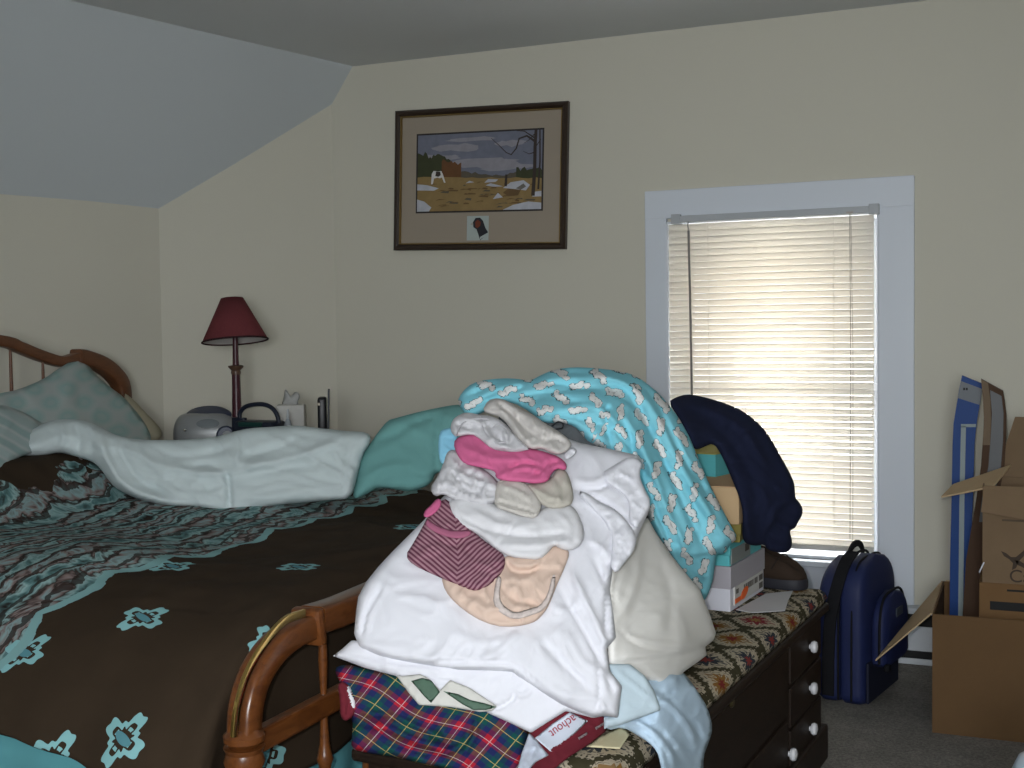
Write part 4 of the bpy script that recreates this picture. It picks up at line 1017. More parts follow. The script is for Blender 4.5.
# paper and shoe
zp = CT+.0045
pp_ = [on(x, y, 'z', zp) for x, y in ((736, 610), (766, 594), (793, 591), (788, 601), (785, 611), (752, 613))]
bm = B(); prism(bm, pp_, (0, 0, .0012)); tag(obj('paper_sheet', bm, plain('white_paper', (.58, .57, .58), .8)), 'white sheet of paper lying under the brown shoe', 'paper')
def shoe():
    toe = on(806, 590, 'z', zp+.002); ang = math.radians(-22)
    M = Matrix.Translation((toe[0], toe[1]+.0, zp+.002)) @ Matrix.Rotation(ang, 4, 'Z')      # local: +x towards the toe
    t = thing('shoe', M @ Vector((-.14, 0, 0)), 'dark brown round-toed shoe with a thick sole at the window end of the cushion', 'shoe')
    L = .29
    def outline(n=44, k=1.0):
        pts = []
        for i in range(n):
            a = 2*math.pi*i/n; x = -L/2+L/2*math.copysign(abs(math.cos(a))**.85, math.cos(a)); wv = .047+.010*(x+L/2)/(L/2); pts.append((x*1.0, math.copysign(abs(math.sin(a))**.8, math.sin(a))*wv*k))
        return pts
    bm = B(); rings = []
    for z, k, s in ((0, .95, .985), (.006, 1.0, 1.0), (.024, 1.0, 1.0), (.029, .96, .985)):
        rings.append([bm.verts.new(M @ Vector(((x+L/2)*s-L/2, y*k, z))) for x, y in outline()])
    for a, b in zip(rings, rings[1:]):
        for k in range(44): bm.faces.new((a[k], a[(k+1) % 44], b[(k+1) % 44], b[k]))
    bm.faces.new(rings[0][::-1]); bm.faces.new(rings[-1]); obj('sole', bm, plain('shoe_sole', (.020, .020, .026), .6), t, smooth=40)
    bm = B(); rings = []
    def top(x):          # height of the upper along the shoe, x = 0 toe .. -L heel
        s = -x/L
        return float(np.interp(s, [0, .04, .12, .25, .4, .55, .75, .95, 1.0], [.055, .072, .082, .088, .097, .108, .105, .110, .09]))
    for f in (0, .2, .4, .6, .75, .86, .94, 1.0):
        r = []
        for x, y in outline(44, .97):
            xx = (x+L/2)*.985-L/2; h = .026+(top(xx)-.026)*math.sin(f*math.pi/2); c_ = max(0.0, math.cos(f*math.pi/2)); kk = c_**.55*.9+.10; r.append(bm.verts.new(M @ Vector(((xx+L/2)*(.45+.55*c_**.45)-L/2-.004*f, y*kk, h))))
        rings.append(r)
    for a, b in zip(rings, rings[1:]):
        for k in range(44): bm.faces.new((a[k], a[(k+1) % 44], b[(k+1) % 44], b[k]))
    bm.faces.new(rings[0][::-1]); bm.faces.new(rings[-1]); obj('upper', bm, plain('brown_suede', (.032, .020, .013), .85, .2, 0, .2, 40), t, smooth='all')
    bm = B(); tube(bm, [M @ Vector((-.085+.02*math.cos(a)*.6, .052*math.sin(a), .052+.040*math.cos(a)**2)) for a in np.linspace(-1.3, 1.3, 16)], .002, 6); obj('welt_seam', bm, plain('shoe_seam', (.015, .010, .008), .8), t, smooth=True)
shoe()

# ================================================================== LAUNDRY ON THE CHEST
def hY(x, y):
    s = (745-y)/335; return 1.865+.10*s+.42*s*abs(s)+.00075*(x-500)+.03*((x-500)/140)**2
heap = planeY(hY)
m_white = cloth('white_cotton', (.65, .65, .69), .015, .15); m_white2 = cloth('white_knit', (.69, .685, .70), .02, .2); m_cream = cloth('cream_cotton', (.74, .72, .68), .02, .15); m_off = cloth('offwhite_knit', (.47, .445, .41), .06, .3); m_wg = cloth('greyed_white_knit', (.50, .495, .51), .05, .25); m_wu = cloth('soft_white_knit', (.60, .595, .61), .03, .2)
m_beige = cloth('beige_nylon', (.58, .44, .36), .03, .1); m_pink = cloth('pink_jersey', (.52, .115, .24), .03, .2); m_blue = cloth('pale_blue_cotton', (.47, .60, .72), .02, .15); m_sky = cloth('sky_blue_cotton', (.25, .55, .72))
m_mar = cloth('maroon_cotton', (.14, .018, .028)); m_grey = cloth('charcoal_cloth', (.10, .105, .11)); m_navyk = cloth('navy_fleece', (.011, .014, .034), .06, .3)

def clear_bed(P):
    P = P.copy(); m = P[:, 2] < .80; P[m, 0] = np.maximum(P[m, 0], FX+.036); return P
_soft = lump
def lump(name, poly, base, mats, thick=.05, bulge=.02, edge=14, **k):
    return _soft(name, poly, base, mats, thick, bulge*.68, edge*.42, **k)
def piping(name, line, base, off, r, mat, parent):
    q = np.array(curve2(np.array(line, float))); t = base(q)-off
    bm = B(); tube(bm, [CC+ray(*p)*tt for p, tt in zip(q, t)], r, 6); return obj(name, bm, mat, parent, smooth=True)
# plaid shorts, bottom of the heap
g = G('tartan', .95, .1); u, v = g.uv(); nz = g.noise(500, 2)
P_ = .066
def band(c, lo, hi): 
    f = (c/P_).fract(); return f.gt(lo)*f.lt(hi)
def layer(c):
    red = band(c, 0, .28); grn = band(c, .48, .82)
    return red, grn
ru, gu = layer(u); rv, gv = layer(v)
navy, red, grn = (.014, .019, .080), (.19, .014, .024), (.008, .058, .052)
cu_ = g.mix(gu, g.mix(ru, navy, red), grn); cv_ = g.mix(gv, g.mix(rv, navy, red), grn)
c = g.mix(.5, cu_, cv_)
c = g.mix(ru*rv*.6, c, (.42, .015, .03))
yl = band(u, .64, .664).max(band(v, .64, .664)); wl = band(u, .17, .19).max(band(v, .17, .19))
c = g.mix(yl*.6, c, (.50, .38, .12)); c = g.mix(wl*.55, c, (.55, .50, .52)); g.color(c); m_tart = g.m
def uv_t(x, y):
    X_, Y_ = x-340, y-670; k = 4*math.sin(x*.05+y*.03); return ((X_*.78+Y_*.62+k)*.0021, (-X_*.41+Y_*.91+k)*.0021)
o = lump('plaid_shorts', [(333, 668), (346, 664), (362, 668), (396, 674), (440, 680), (500, 700), (529, 730), (525, 748), (518, 772), (505, 782), (470, 778), (448, 769), (420, 764), (405, 759), (380, 755), (362, 752), (351, 749), (352, 735), (353, 720), (346, 700), (341, 684)], heap, m_tart, thick=.24, bulge=.035, edge=16, wr=(.004, 24), step=3, uvf=uv_t, zmin=CT+.003, seed=3, limit=clear_bed,
    folds=[([(352, 722), (385, 728), (420, 742), (452, 752)], 3.5, .014), ([(352, 712), (390, 716), (425, 730), (458, 748)], 3, -.012), ([(470, 730), (462, 745), (440, 756)], 3.5, .012), ([(476, 716), (474, 738), (462, 756)], 3, -.010), ([(380, 740), (420, 752), (455, 762)], 3, -.008)])
tag(o, 'red, navy and green plaid shorts at the bottom of the laundry heap', 'shorts')
o = lump('maroon_waistband', [(337, 684), (345, 681), (352, 690), (356, 704), (354, 716), (345, 722), (340, 716), (340, 700)], lambda q: heap(q)-.022, [m_mar, m_white2], thick=.03, bulge=.010, edge=5, step=2.0, wr=(.001, 8), folds=[([(344, 684), (349, 700), (347, 718)], 2, .005)],
         faces_mat=lambda x, y: 1 if (abs(x-(350.5+.25*(y-695))) < 1.6 and 686 < y < 708) or (355-2 < x < 357 and 694 < y < 706) else 0)
tag(o, 'maroon waistband with a white tag at the left end of the plaid shorts', 'clothing')

# maroon trousers with a white size label
mb = rbf([(530, 732, 'z', CT+.05), (567, 711, 'z', CT+.075), (604, 718, 'z', CT+.05), (606, 730, 'z', CT+.02), (569, 757, 'z', CT+.016), (520, 770, 'z', CT+.03), (588, 745, 'z', CT+.016), (545, 735, 'z', CT+.045)])
o = mt = lump('maroon_trousers', [(516, 776), (524, 752), (530, 731), (545, 722), (567, 709), (582, 708), (600, 712), (606, 720), (606, 731), (588, 745), (569, 757), (553, 770), (540, 780)], mb, [m_mar], thick=.02, bulge=.004, edge=5, step=2.4, wr=(.0012, 14), folds=[([(520, 766), (548, 752), (585, 730), (606, 722)], 2.0, .004)], zmin=CT+.002, corner=0)
tag(o, 'maroon garment with a white printed label and two buttonholes on its waistband', 'clothing')
lab = lump('label', [(535, 738), (552, 724), (570, 712), (588, 721), (572, 736), (551, 752)], lambda q: mb(q)-.0058, plain('label_satin', (.56, .60, .68), .5), thick=.0006, bulge=.0006, edge=3, step=2, wr=None, parent=mt, corner=0)
ink = plain('label_red', (.30, .03, .05), .6)
def label_text(s, px, py, ang, size, parent, base, mat, sc=1.0):
    p = np.array([(px, py), (px+4*math.cos(ang), py+4*math.sin(ang)), (px-4*math.sin(ang), py+4*math.cos(ang))]); t = base(p); P = [CC+ray(*q)*tt for q, tt in zip(p, t)]
    ex = P[1]-P[0]; ex /= np.linalg.norm(ex); ey = P[0]-P[2]; ey -= ex*ey.dot(ex); ey /= np.linalg.norm(ey); ez = np.cross(ex, ey)
    M = Matrix(((ex[0], ey[0], ez[0], P[0][0]), (ex[1], ey[1], ez[1], P[0][1]), (ex[2], ey[2], ez[2], P[0][2]), (0, 0, 0, 1)))
    bm = B(); text_bm(bm, s, size, M, .0002, sx=sc); return obj('lettering', bm, mat, parent)
label_text('achout', 563, 726, math.radians(145), .0215, lab, lambda q: mb(q)-.0080, ink, 1.0)
for x, y in ((583, 736), (600, 726)):
    c_ = lump('buttonhole', [(x-5, y+1.5), (x+4, y-4), (x+5, y-2), (x-4, y+4)], lambda q: mb(q)-.0062, plain('thread_grey', (.30, .24, .25), .9), thick=.001, bulge=.0008, edge=2, step=1.5, wr=None, parent=mt, corner=0)
o = lump('clear_bag', [(517, 770), (522, 752), (529, 733), (533, 736), (546, 752), (549, 755), (536, 762), (524, 776)], lambda q: mb(q)-.009, plain('pale_plastic', (.55, .60, .70), .25, .5), thick=.004, bulge=.004, edge=4, step=2.0, wr=(.004, 6), corner=0, zmin=CT+.004)
tag(o, 'crinkled pale plastic wrapper between the plaid shorts and the maroon garment', 'wrapper')
yb_ = rbf([(588, 745, 'z', CT+.010), (622, 728, 'z', CT+.016), (620, 748, 'z', CT+.008), (604, 747, 'z', CT+.008)])
o = lump('yellow_cloth', [(586, 747), (600, 736), (622, 726), (630, 734), (620, 749), (604, 748)], yb_, cloth('pale_yellow', (.58, .52, .33)), thick=.010, bulge=.004, edge=4, step=2, wr=(.001, 8), corner=0, zmin=CT+.003)
tag(o, 'scrap of pale yellow cloth under the pale blue garment', 'cloth')

# white sheets of paper and folded things under the big white shirt
o = lump('white_bedsheet', [(333, 656), (342, 649), (352, 640), (365, 642), (440, 655), (520, 662), (580, 690), (604, 716), (593, 718), (566, 711), (548, 722), (531, 733), (508, 722), (490, 714), (480, 708), (440, 700), (416, 690), (396, 676), (365, 668)], lambda q: heap(q)-.035, m_white, thick=.16, bulge=.018, edge=10, wr=(.0022, 22), step=3, zmin=CT+.004, seed=12, corner=0, limit=clear_bed,
    folds=[([(490, 712), (512, 700), (516, 690)], 2.2, -.008), ([(512, 690), (522, 696), (532, 690)], 2, .006), ([(357, 666), (390, 676), (430, 680), (470, 684)], 1.6, -.005), ([(340, 655), (400, 668), (450, 672)], 2.2, .004)])
tag(o, 'folded white cloth with a pointed left corner, lying on the plaid shorts', 'linen')
gb = lambda q: heap(q)-.058
o = gp_ = lump('printed_bag', [(396, 675), (402, 676), (420, 674), (428, 678), (440, 690), (450, 680), (470, 688), (497, 706), (492, 711), (480, 712), (450, 707), (419, 705), (408, 692)], gb, plain('bag_paper', (.52, .51, .47), .6), thick=.006, bulge=.003, edge=4, step=2, wr=(.001, 9), corner=0)
tag(o, 'white paper bag with green printed shapes poking out under the white cloth', 'bag')
for pts in ([(411, 681), (422, 678), (431, 680), (440, 692), (431, 703), (424, 696)], [(443, 691), (458, 694), (470, 700), (484, 703), (497, 707), (486, 710), (473, 710), (462, 704)]):
    lump('green_print', pts, lambda q: gb(q)-.0052, plain('green_ink', (.055, .105, .07), .6, .3, 0, .3, 60), thick=.0008, bulge=.0008, edge=3, step=2, wr=None, parent=gp_, corner=0)

# pale blue garment hanging over the edge of the chest
def chestx(px, py, dx=.012):
    P = onpl(px, py, (bn[0], bn[1], 0), (near[0]+bn[0]*dx, near[1]+bn[1]*dx, 0)); return ('y', P[1])
bb_ = rbf([(611, 667, 'z', CT+.13), (645, 677, 'z', CT+.09), (674, 679, 'z', CT+.075), (606, 728, 'z', CT+.025), (623, 726, 'z', CT+.02), (637, 734, 'z', CT+.02), (696, 689, 'z', CT+.035), (682, 672, 'z', CT+.05), (660, 710, 'z', CT+.05),
           (707, 706, *chestx(707, 706)), (712, 728, *chestx(712, 728)), (705, 745, *chestx(705, 745)), (703, 775, *chestx(703, 775)), (664, 772, 'z', CT-.02), (657, 751, 'z', CT+.0)])
o = lump('blue_garment', [(606, 662), (645, 664), (668, 672), (682, 671), (690, 680), (698, 692), (708, 708), (713, 728), (709, 742), (703, 757), (704, 782), (664, 782), (660, 762), (657, 751), (648, 742), (637, 735), (623, 727), (606, 731), (602, 716)], bb_, m_blue, thick=.022, bulge=.020, edge=10, wr=(.004, 18), seed=6, step=2.8,
    folds=[([(636, 688), (668, 704), (688, 726), (696, 750)], 4, .012), ([(660, 690), (690, 720), (706, 744)], 3, -.008), ([(625, 720), (650, 728), (668, 748), (676, 772)], 3.5, .012), ([(640, 720), (664, 736), (684, 764)], 3, -.010), ([(676, 690), (664, 698), (650, 700)], 3, -.008), ([(700, 716), (704, 740), (700, 760)], 3, .006), ([(682, 744), (700, 752), (708, 748)], 2.5, -.008)])
tag(o, 'pale blue garment spilling over the right edge of the chest', 'clothing')
o = lump('blue_garment', [(609, 664), (630, 664), (645, 676), (654, 690), (661, 710), (640, 718), (620, 725), (604, 729), (604, 718), (616, 716)], lambda q: np.minimum(heap(q)-.02, bb_(q)-.028), cloth('grey_blue_cotton', (.44, .53, .58), .02), thick=.03, bulge=.008, edge=5, wr=(.0015, 20), step=2.8, corner=0, folds=[([(612, 668), (640, 690), (660, 709)], 2, .004)])
tag(o, 'grey-blue collar flap between the white shirt and the pale blue garment', 'clothing')

# cream garment on the right
cb_ = rbf([(613, 567, 'y', hY(613, 567)), (610, 665, 'y', hY(610, 665)), (658, 684, 'z', CT+.075), (705, 647, 'z', CT+.06), (716, 634, 'z', CT+.075), (700, 590, 'z', CT+.19), (672, 556, 'y', 2.44), (641, 520, 'y', 2.46), (660, 620, 'y', 2.20), (682, 640, 'z', CT+.12)])
o = lump('cream_garment', [(606, 560), (622, 540), (634, 520), (648, 518), (656, 533), (672, 556), (684, 571), (700, 590), (709, 612), (716, 633), (714, 640), (705, 647), (707, 655), (698, 662), (685, 671), (672, 684), (664, 687), (656, 683), (637, 677), (608, 665)], cb_, m_cream, thick=.22, bulge=.045, edge=20, wr=(.004, 40), seed=8, corner=0, step=3, zmin=CT+.003,
    folds=[([(710, 643), (676, 654), (650, 657), (612, 661)], 3.4, .016, 's'), ([(704, 654), (676, 665), (640, 668), (612, 662)], 2, .005, 's'), ([(620, 634), (650, 642), (690, 646)], 3, .008), ([(616, 628), (640, 645), (672, 652)], 2.2, -.006), ([(640, 540), (636, 580), (622, 620)], 5, .008), ([(660, 560), (672, 600), (668, 632)], 6, -.006), ([(622, 565), (614, 590), (616, 612)], 3, -.008)])
tag(o, 'cream garment folded at the right side of the laundry heap', 'clothing')

# the big white shirt
shirt_poly = [(356, 612), (358, 597), (366, 582), (378, 567), (392, 552), (406, 538), (424, 520), (440, 500), (470, 470), (520, 440), (560, 436), (580, 443), (610, 449), (637, 455), (641, 463), (636, 475), (638, 490), (650, 506), (648, 514), (641, 528), (634, 546), (622, 558), (613, 567), (610, 590), (613, 611), (616, 638), (607, 648), (610, 671), (622, 686), (618, 718), (607, 716), (593, 717), (576, 711), (560, 704), (535, 688), (511, 672), (459, 670), (424, 665), (385, 658), (360, 648), (354, 634)]
o = lump('white_shirt', shirt_poly, lambda q: heap(q)-.045, m_white, thick=.26, bulge=.045, edge=24, wr=(.0038, 36), seed=2, hem=.0012, corner=0, limit=clear_bed, step=3, zmin=CT+.006,
    folds=[([(385, 657), (430, 662), (470, 662), (512, 664), (536, 682), (560, 700)], 2.2, -.006), ([(360, 640), (368, 610), (384, 586)], 3, -.008), ([(366, 634), (372, 608), (390, 580)], 3, .005), ([(575, 489), (600, 488), (620, 474), (636, 459)], 2.2, -.012), ([(572, 480), (600, 480), (634, 456)], 3, .006), ([(576, 490), (600, 500), (622, 516), (626, 530), (614, 556)], 2.4, -.014), ([(582, 500), (606, 516), (612, 532), (600, 556)], 3.5, .008), ([(634, 480), (630, 500), (640, 512)], 2, -.008),
           ([(570, 570), (590, 610), (606, 646), (612, 672)], 4, .010), ([(560, 590), (584, 630), (604, 668), (616, 700)], 4, -.008), ([(596, 560), (606, 590), (606, 640)], 3, -.010), ([(520, 630), (500, 650), (480, 662)], 5, .006), ([(540, 640), (560, 660), (590, 690)], 5, -.006), ([(596, 655), (600, 690), (596, 714)], 2, -.005), ([(590, 540), (604, 550), (612, 562)], 2.4, .006), ([(620, 560), (606, 576), (604, 600)], 2.5, .007)])
for nm, pts, off_ in (('sleeve', [(575, 490), (588, 493), (599, 502), (612, 507), (624, 517), (637, 535), (635, 550), (625, 562), (616, 574), (610, 566), (612, 552), (612, 536), (604, 520), (592, 508)], .083), ('cuff', [(600, 474), (616, 464), (630, 456), (643, 461), (639, 474), (643, 486), (652, 503), (644, 518), (636, 530), (628, 520), (630, 504), (622, 492), (610, 486)], .080)):
    lump(nm, pts, lambda q: heap(q)-off_, m_white, thick=.03, bulge=.012, edge=8, step=2.2, wr=(.004, 13), seed=31, parent=o, hem=.001)
tag(o, 'large white shirt draped over the front of the laundry heap', 'shirt')

# underwear on the front
stripes = G('striped_knit', .95, .1); u, v = stripes.uv(); nz = stripes.noise(10, 2)
f = ((((v*.75+(u+.075+(nz-.5)*.03).abs()*.62)+(nz-.5)*.012)*(2*math.pi/.0074)).sin())
stripes.color(stripes.ramp(f*.5+.5, [(.25, (.115, .035, .060)), (.6, (.27, .14, .17)), (.85, (.32, .18, .21))]))
o = lump('beige_underwear', [(441, 577), (446, 572), (470, 578), (490, 574), (500, 556), (528, 556), (545, 548), (556, 544), (566, 548), (570, 553), (565, 567), (556, 587), (549, 606), (540, 618), (533, 623), (515, 627), (494, 626), (473, 617), (455, 603), (445, 591)], lambda q: heap(q)-.088, m_beige, thick=.035, bulge=.014, edge=12, wr=(.0038, 16), seed=5, step=2.4,
    folds=[([(505, 556), (512, 570), (528, 572), (545, 566)], 3, -.008), ([(510, 562), (530, 566), (552, 552)], 2.5, .007), ([(500, 585), (515, 600), (540, 604)], 3, -.005), ([(456, 590), (480, 606), (506, 610)], 4, .004)])
tag(o, 'beige lace-trimmed underwear on the front of the white shirt', 'underwear')
lump('lace_trim', [(497, 576), (502, 577), (500, 590), (500, 600), (506, 608), (516, 613), (528, 609), (540, 606), (548, 594), (552, 575), (556, 574), (554, 592), (545, 610), (530, 616), (514, 620), (500, 613), (493, 604), (494, 590)], lambda q: heap(q)-.1055, plain('lace', (.52, .45, .42), .95, .1, 0, .45, 90, .5, 300), thick=.003, bulge=.003, edge=3, step=1.8, wr=(.003, 4), parent=o)
o = lump('striped_underwear', [(405, 556), (414, 542), (424, 524), (430, 512), (438, 502), (448, 498), (459, 516), (480, 538), (502, 552), (506, 560), (503, 572), (490, 585), (480, 590), (473, 591), (455, 584), (434, 575), (413, 565)], lambda q: heap(q)-.100, stripes.m, thick=.05, bulge=.018, edge=12, wr=(.0035, 18), seed=7, step=2.4, uvf=lambda x, y: ((x-496)*.0019, (y-478)*.0019*1.0),
    folds=[([(430, 536), (450, 545), (470, 540)], 3, -.007), ([(470, 560), (486, 566), (500, 560)], 4, .006), ([(462, 545), (476, 562), (478, 585)], 3.5, -.005)])
tag(o, 'purple and pink striped underwear lying on the left of the white shirt', 'underwear')
lump('pink_elastic', [(424, 524), (432, 531), (446, 537), (460, 539), (472, 535), (470, 529), (458, 531), (446, 529), (434, 524), (428, 518)], lambda q: heap(q)-.122, cloth('dusky_pink', (.34, .11, .18)), thick=.006, bulge=.005, edge=3, step=1.8, wr=(.001, 6), parent=o)
lump('pink_bow', [(425, 510), (431, 505), (437, 498), (442, 500), (440, 508), (434, 514), (427, 518), (423, 516)], lambda q: heap(q)-.118, m_pink, thick=.008, bulge=.006, edge=3, step=1.6, wr=(.002, 5), parent=o)

# upper cluster
o = lump('white_undershirt', [(447, 506), (452, 498), (468, 494), (494, 503), (518, 514), (535, 514), (546, 506), (562, 505), (573, 505), (582, 521), (585, 537), (579, 547), (570, 551), (560, 549), (554, 545), (548, 553), (540, 560), (525, 559), (510, 557), (496, 550), (478, 534), (462, 527), (452, 516)], lambda q: heap(q)-.102, m_wu, thick=.06, bulge=.024, edge=14, wr=(.0028, 24), seed=11, step=2.6,
    folds=[([(456, 515), (490, 530), (530, 536), (572, 532)], 3, -.006), ([(470, 508), (500, 524), (540, 524)], 4, .006), ([(500, 545), (540, 545), (575, 540)], 3, .005), ([(516, 520), (506, 535), (496, 546)], 2.5, -.006), ([(558, 512), (570, 528), (566, 546)], 3, .005)])
tag(o, 'crumpled white undershirt between the pink cloth and the beige underwear', 'clothing')
o = lump('white_socks', [(430, 488), (438, 476), (444, 462), (447, 451), (456, 449), (468, 462), (486, 470), (497, 480), (501, 490), (497, 503), (480, 506), (466, 502), (456, 500), (449, 498), (444, 494), (434, 497)], lambda q: heap(q)-.108, m_wg, thick=.08, bulge=.026, edge=11, wr=(.0075, 11), seed=14, step=2.4,
    folds=[([(450, 460), (460, 474), (480, 482), (496, 486)], 2.5, .010), ([(452, 470), (462, 484), (476, 494)], 2.2, -.010), ([(448, 480), (456, 490), (470, 498)], 2, .007), ([(436, 490), (448, 488), (456, 492)], 2, -.008)])
tag(o, 'bunched white socks at the left below the pink cloth', 'socks')
o = lump('ribbed_garment', [(497, 480), (512, 478), (525, 482), (534, 490), (542, 503), (540, 512), (535, 519), (524, 517), (512, 513), (494, 507), (495, 493)], lambda q: heap(q)-.124, m_off, thick=.05, bulge=.016, edge=8, wr=(.002, 10), seed=15, step=2.2,
    folds=[([(494, 500), (512, 505), (536, 512)], 1.4, -.005), ([(500, 486), (515, 490), (532, 500)], 3, .006)]+[([(498+6*k, 484+1.5*k), (500+6*k, 496+2*k)], 1.2, .002) for k in range(6)])
for ln in ([(495, 503), (512, 509), (534, 514)], [(498, 482), (512, 480), (526, 485)]):
    piping('seam', ln, lambda q: heap(q)-.124, .013, .0011, cloth('seam_grey', (.36, .34, .31)), o)
tag(o, 'off-white ribbed waistband folded below the middle of the pink cloth', 'clothing')
o = lump('greige_garment', [(524, 484), (538, 483), (550, 480), (558, 467), (566, 470), (572, 484), (574, 503), (564, 508), (549, 509), (538, 502), (530, 492)], lambda q: heap(q)-.116, cloth('greige_knit', (.41, .385, .335), .04, .2), thick=.06, bulge=.018, edge=9, wr=(.004, 16), seed=16, step=2.4,
    folds=[([(536, 488), (552, 498), (570, 500)], 3, .005), ([(556, 476), (564, 490), (562, 504)], 3, -.005)])
tag(o, 'greige knit garment at the right end below the pink cloth', 'clothing')
o = lump('pink_shirt', [(453, 443), (459, 436), (475, 432), (488, 440), (497, 448), (512, 447), (530, 448), (546, 452), (560, 457), (567, 464), (566, 471), (557, 468), (551, 474), (548, 482), (535, 484), (522, 482), (504, 481), (495, 478), (496, 471), (478, 467), (464, 464), (457, 455)], lambda q: heap(q)-.142, m_pink, thick=.06, bulge=.016, edge=9, wr=(.0032, 15), seed=17, step=2.2,
    folds=[([(500, 476), (512, 470), (530, 468), (545, 472)], 2.6, .008), ([(506, 472), (522, 463), (540, 466)], 2.2, -.008), ([(462, 446), (490, 458), (520, 458)], 4, .005), ([(535, 476), (548, 464), (560, 462)], 2.5, -.006)])
tag(o, 'bright pink shirt folded across the top of the laundry heap', 'shirt')
o = lump('sky_blue_sock', [(439, 432), (446, 428), (456, 428), (458, 440), (456, 455), (447, 463), (440, 464), (438, 448)], lambda q: heap(q)-.085, m_sky, thick=.03, bulge=.010, edge=4, step=1.8, wr=(.002, 8))
tag(o, 'strip of sky blue cloth at the upper left edge of the heap', 'cloth')
o = lump('white_bra', [(450, 430), (452, 420), (460, 414), (468, 412), (480, 415), (492, 416), (504, 422), (516, 436), (532, 449), (520, 452), (506, 452), (491, 449), (480, 439), (472, 434), (455, 437)], lambda q: heap(q)-.156, m_wg, thick=.09, bulge=.022, edge=10, wr=(.0055, 11), seed=18, step=2.2,
    folds=[([(482, 418), (486, 432), (496, 444), (512, 450)], 2.4, .009), ([(490, 424), (496, 436), (508, 444)], 2, -.008), ([(500, 430), (508, 438), (504, 446)], 2, .008), ([(456, 424), (468, 428), (476, 432)], 2, -.007), ([(460, 418), (474, 420), (480, 428)], 2.5, .006)])
for ln in ([(481, 417), (484, 430), (494, 442), (510, 449), (528, 449)], [(456, 436), (462, 424), (474, 419), (488, 419)], [(492, 428), (500, 424), (508, 432), (507, 441), (498, 443)]):
    piping('piping', ln, lambda q: heap(q)-.156, .021, .0016, cloth('grey_piping', (.42, .41, .43)), o)
tag(o, 'white bra with rolled cups at the top left of the heap', 'bra')
o = lump('white_towel', [(482, 411), (488, 400), (497, 398), (506, 400), (517, 407), (535, 416), (546, 424), (560, 432), (572, 442), (570, 449), (560, 455), (550, 453), (542, 448), (530, 450), (516, 437), (503, 418), (490, 414)], lambda q: heap(q)-.160, cloth('ivory_knit', (.49, .465, .44), .05, .3), thick=.09, bulge=.024, edge=10, wr=(.0055, 13), seed=19, step=2.2,
    folds=[([(490, 404), (504, 414), (518, 432), (532, 446)], 2.6, .009), ([(498, 402), (514, 416), (530, 432), (544, 440)], 2.4, -.009), ([(508, 402), (528, 418), (550, 432), (566, 440)], 3, .006), ([(545, 442), (556, 438), (566, 444)], 2, -.008)])
tag(o, 'ivory twisted cloth on the very top of the laundry heap', 'cloth')
o = lump('white_tassel', [(563, 455), (568, 449), (574, 447), (577, 451), (573, 456), (566, 460)], lambda q: heap(q)-.13, m_white, thick=.02, bulge=.008, edge=4, step=1.5, wr=(.004, 3))
tag(o, 'small white ruffled tag at the right end of the pink shirt', 'clothing')

# bunny-print sheet arching behind the heap
g = G('printed_flannel', .95, .1); u, v = g.uv(); nz = g.noise(70, 3, .65); n4 = g.noise(140, 2)
PA, PB = .082, .064
def spot(ou, ov, ang):
    a, b = (u+ou).cen(PA), (v+ov).cen(PB); ca_, sa_ = math.cos(ang), math.sin(ang)
    p, q = a*ca_+b*sa_, b*ca_-a*sa_
    p, q = p*.88, q*.88; d = ((p*p)/(.017**2)+(q*q)/(.0085**2)).sqrt()
    d = d.min((((p-.014)*(p-.014))/(.008**2)+((q-.006)*(q-.006))/(.0075**2)).sqrt()); return d.min((((p+.011)*(p+.011))/(.006**2)+((q+.007)*(q+.007))/(.006**2)).sqrt())
d = spot(0, 0, .4).min(spot(PA/2, PB/2, -.5))+(nz-.5)*2.0
c = g.mix(g.noise(7, 2), (.19, .53, .63), (.25, .62, .72))
c = g.mix(d.lt(1.00), c, (.05, .12, .14)); c = g.mix(d.lt(.86), c, g.mix(n4.gt(.60), (.66, .66, .645), (.44, .43, .42)))
g.color(c); m_bun = g.m
sc_ = rbf([(459, 399, 'y', 2.50), (468, 416, 'y', 2.46), (512, 378, 'y', 2.62), (560, 368, 'y', 2.70), (620, 370, 'y', 2.78), (664, 399, 'y', 2.82), (690, 438, 'y', 2.80), (719, 503, 'y', 2.80), (737, 538, 'y', 2.82), (714, 579, 'y', 2.84), (703, 600, 'y', 2.86), (648, 505, 'y', 2.60), (585, 440, 'y', 2.50), (540, 420, 'y', 2.46), (600, 405, 'y', 2.56), (650, 450, 'y', 2.62), (690, 540, 'y', 2.70)])
along = np.array(curve([(440, 420), (500, 393), (560, 385), (620, 395), (655, 440), (685, 500), (715, 560), (725, 600)], 60))
def uv_b(x, y):
    d_, s_, p_ = segdist(np.array([[x, y]]), along); return (p_[0]*.95, s_[0]*d_[0]*.0026)
def bun_folds(q):
    d_, s_, p_ = segdist(q, along); sd = d_*s_
    per = 12+13*p_; ph = sd/per+.5*np.array([mnoise.noise(Vector((x/60, y/60, 5.0))) for x, y in q])
    return .019*(np.abs(np.sin(math.pi*ph))**.7-.5)*np.clip(p_*5+.3, 0, 1)
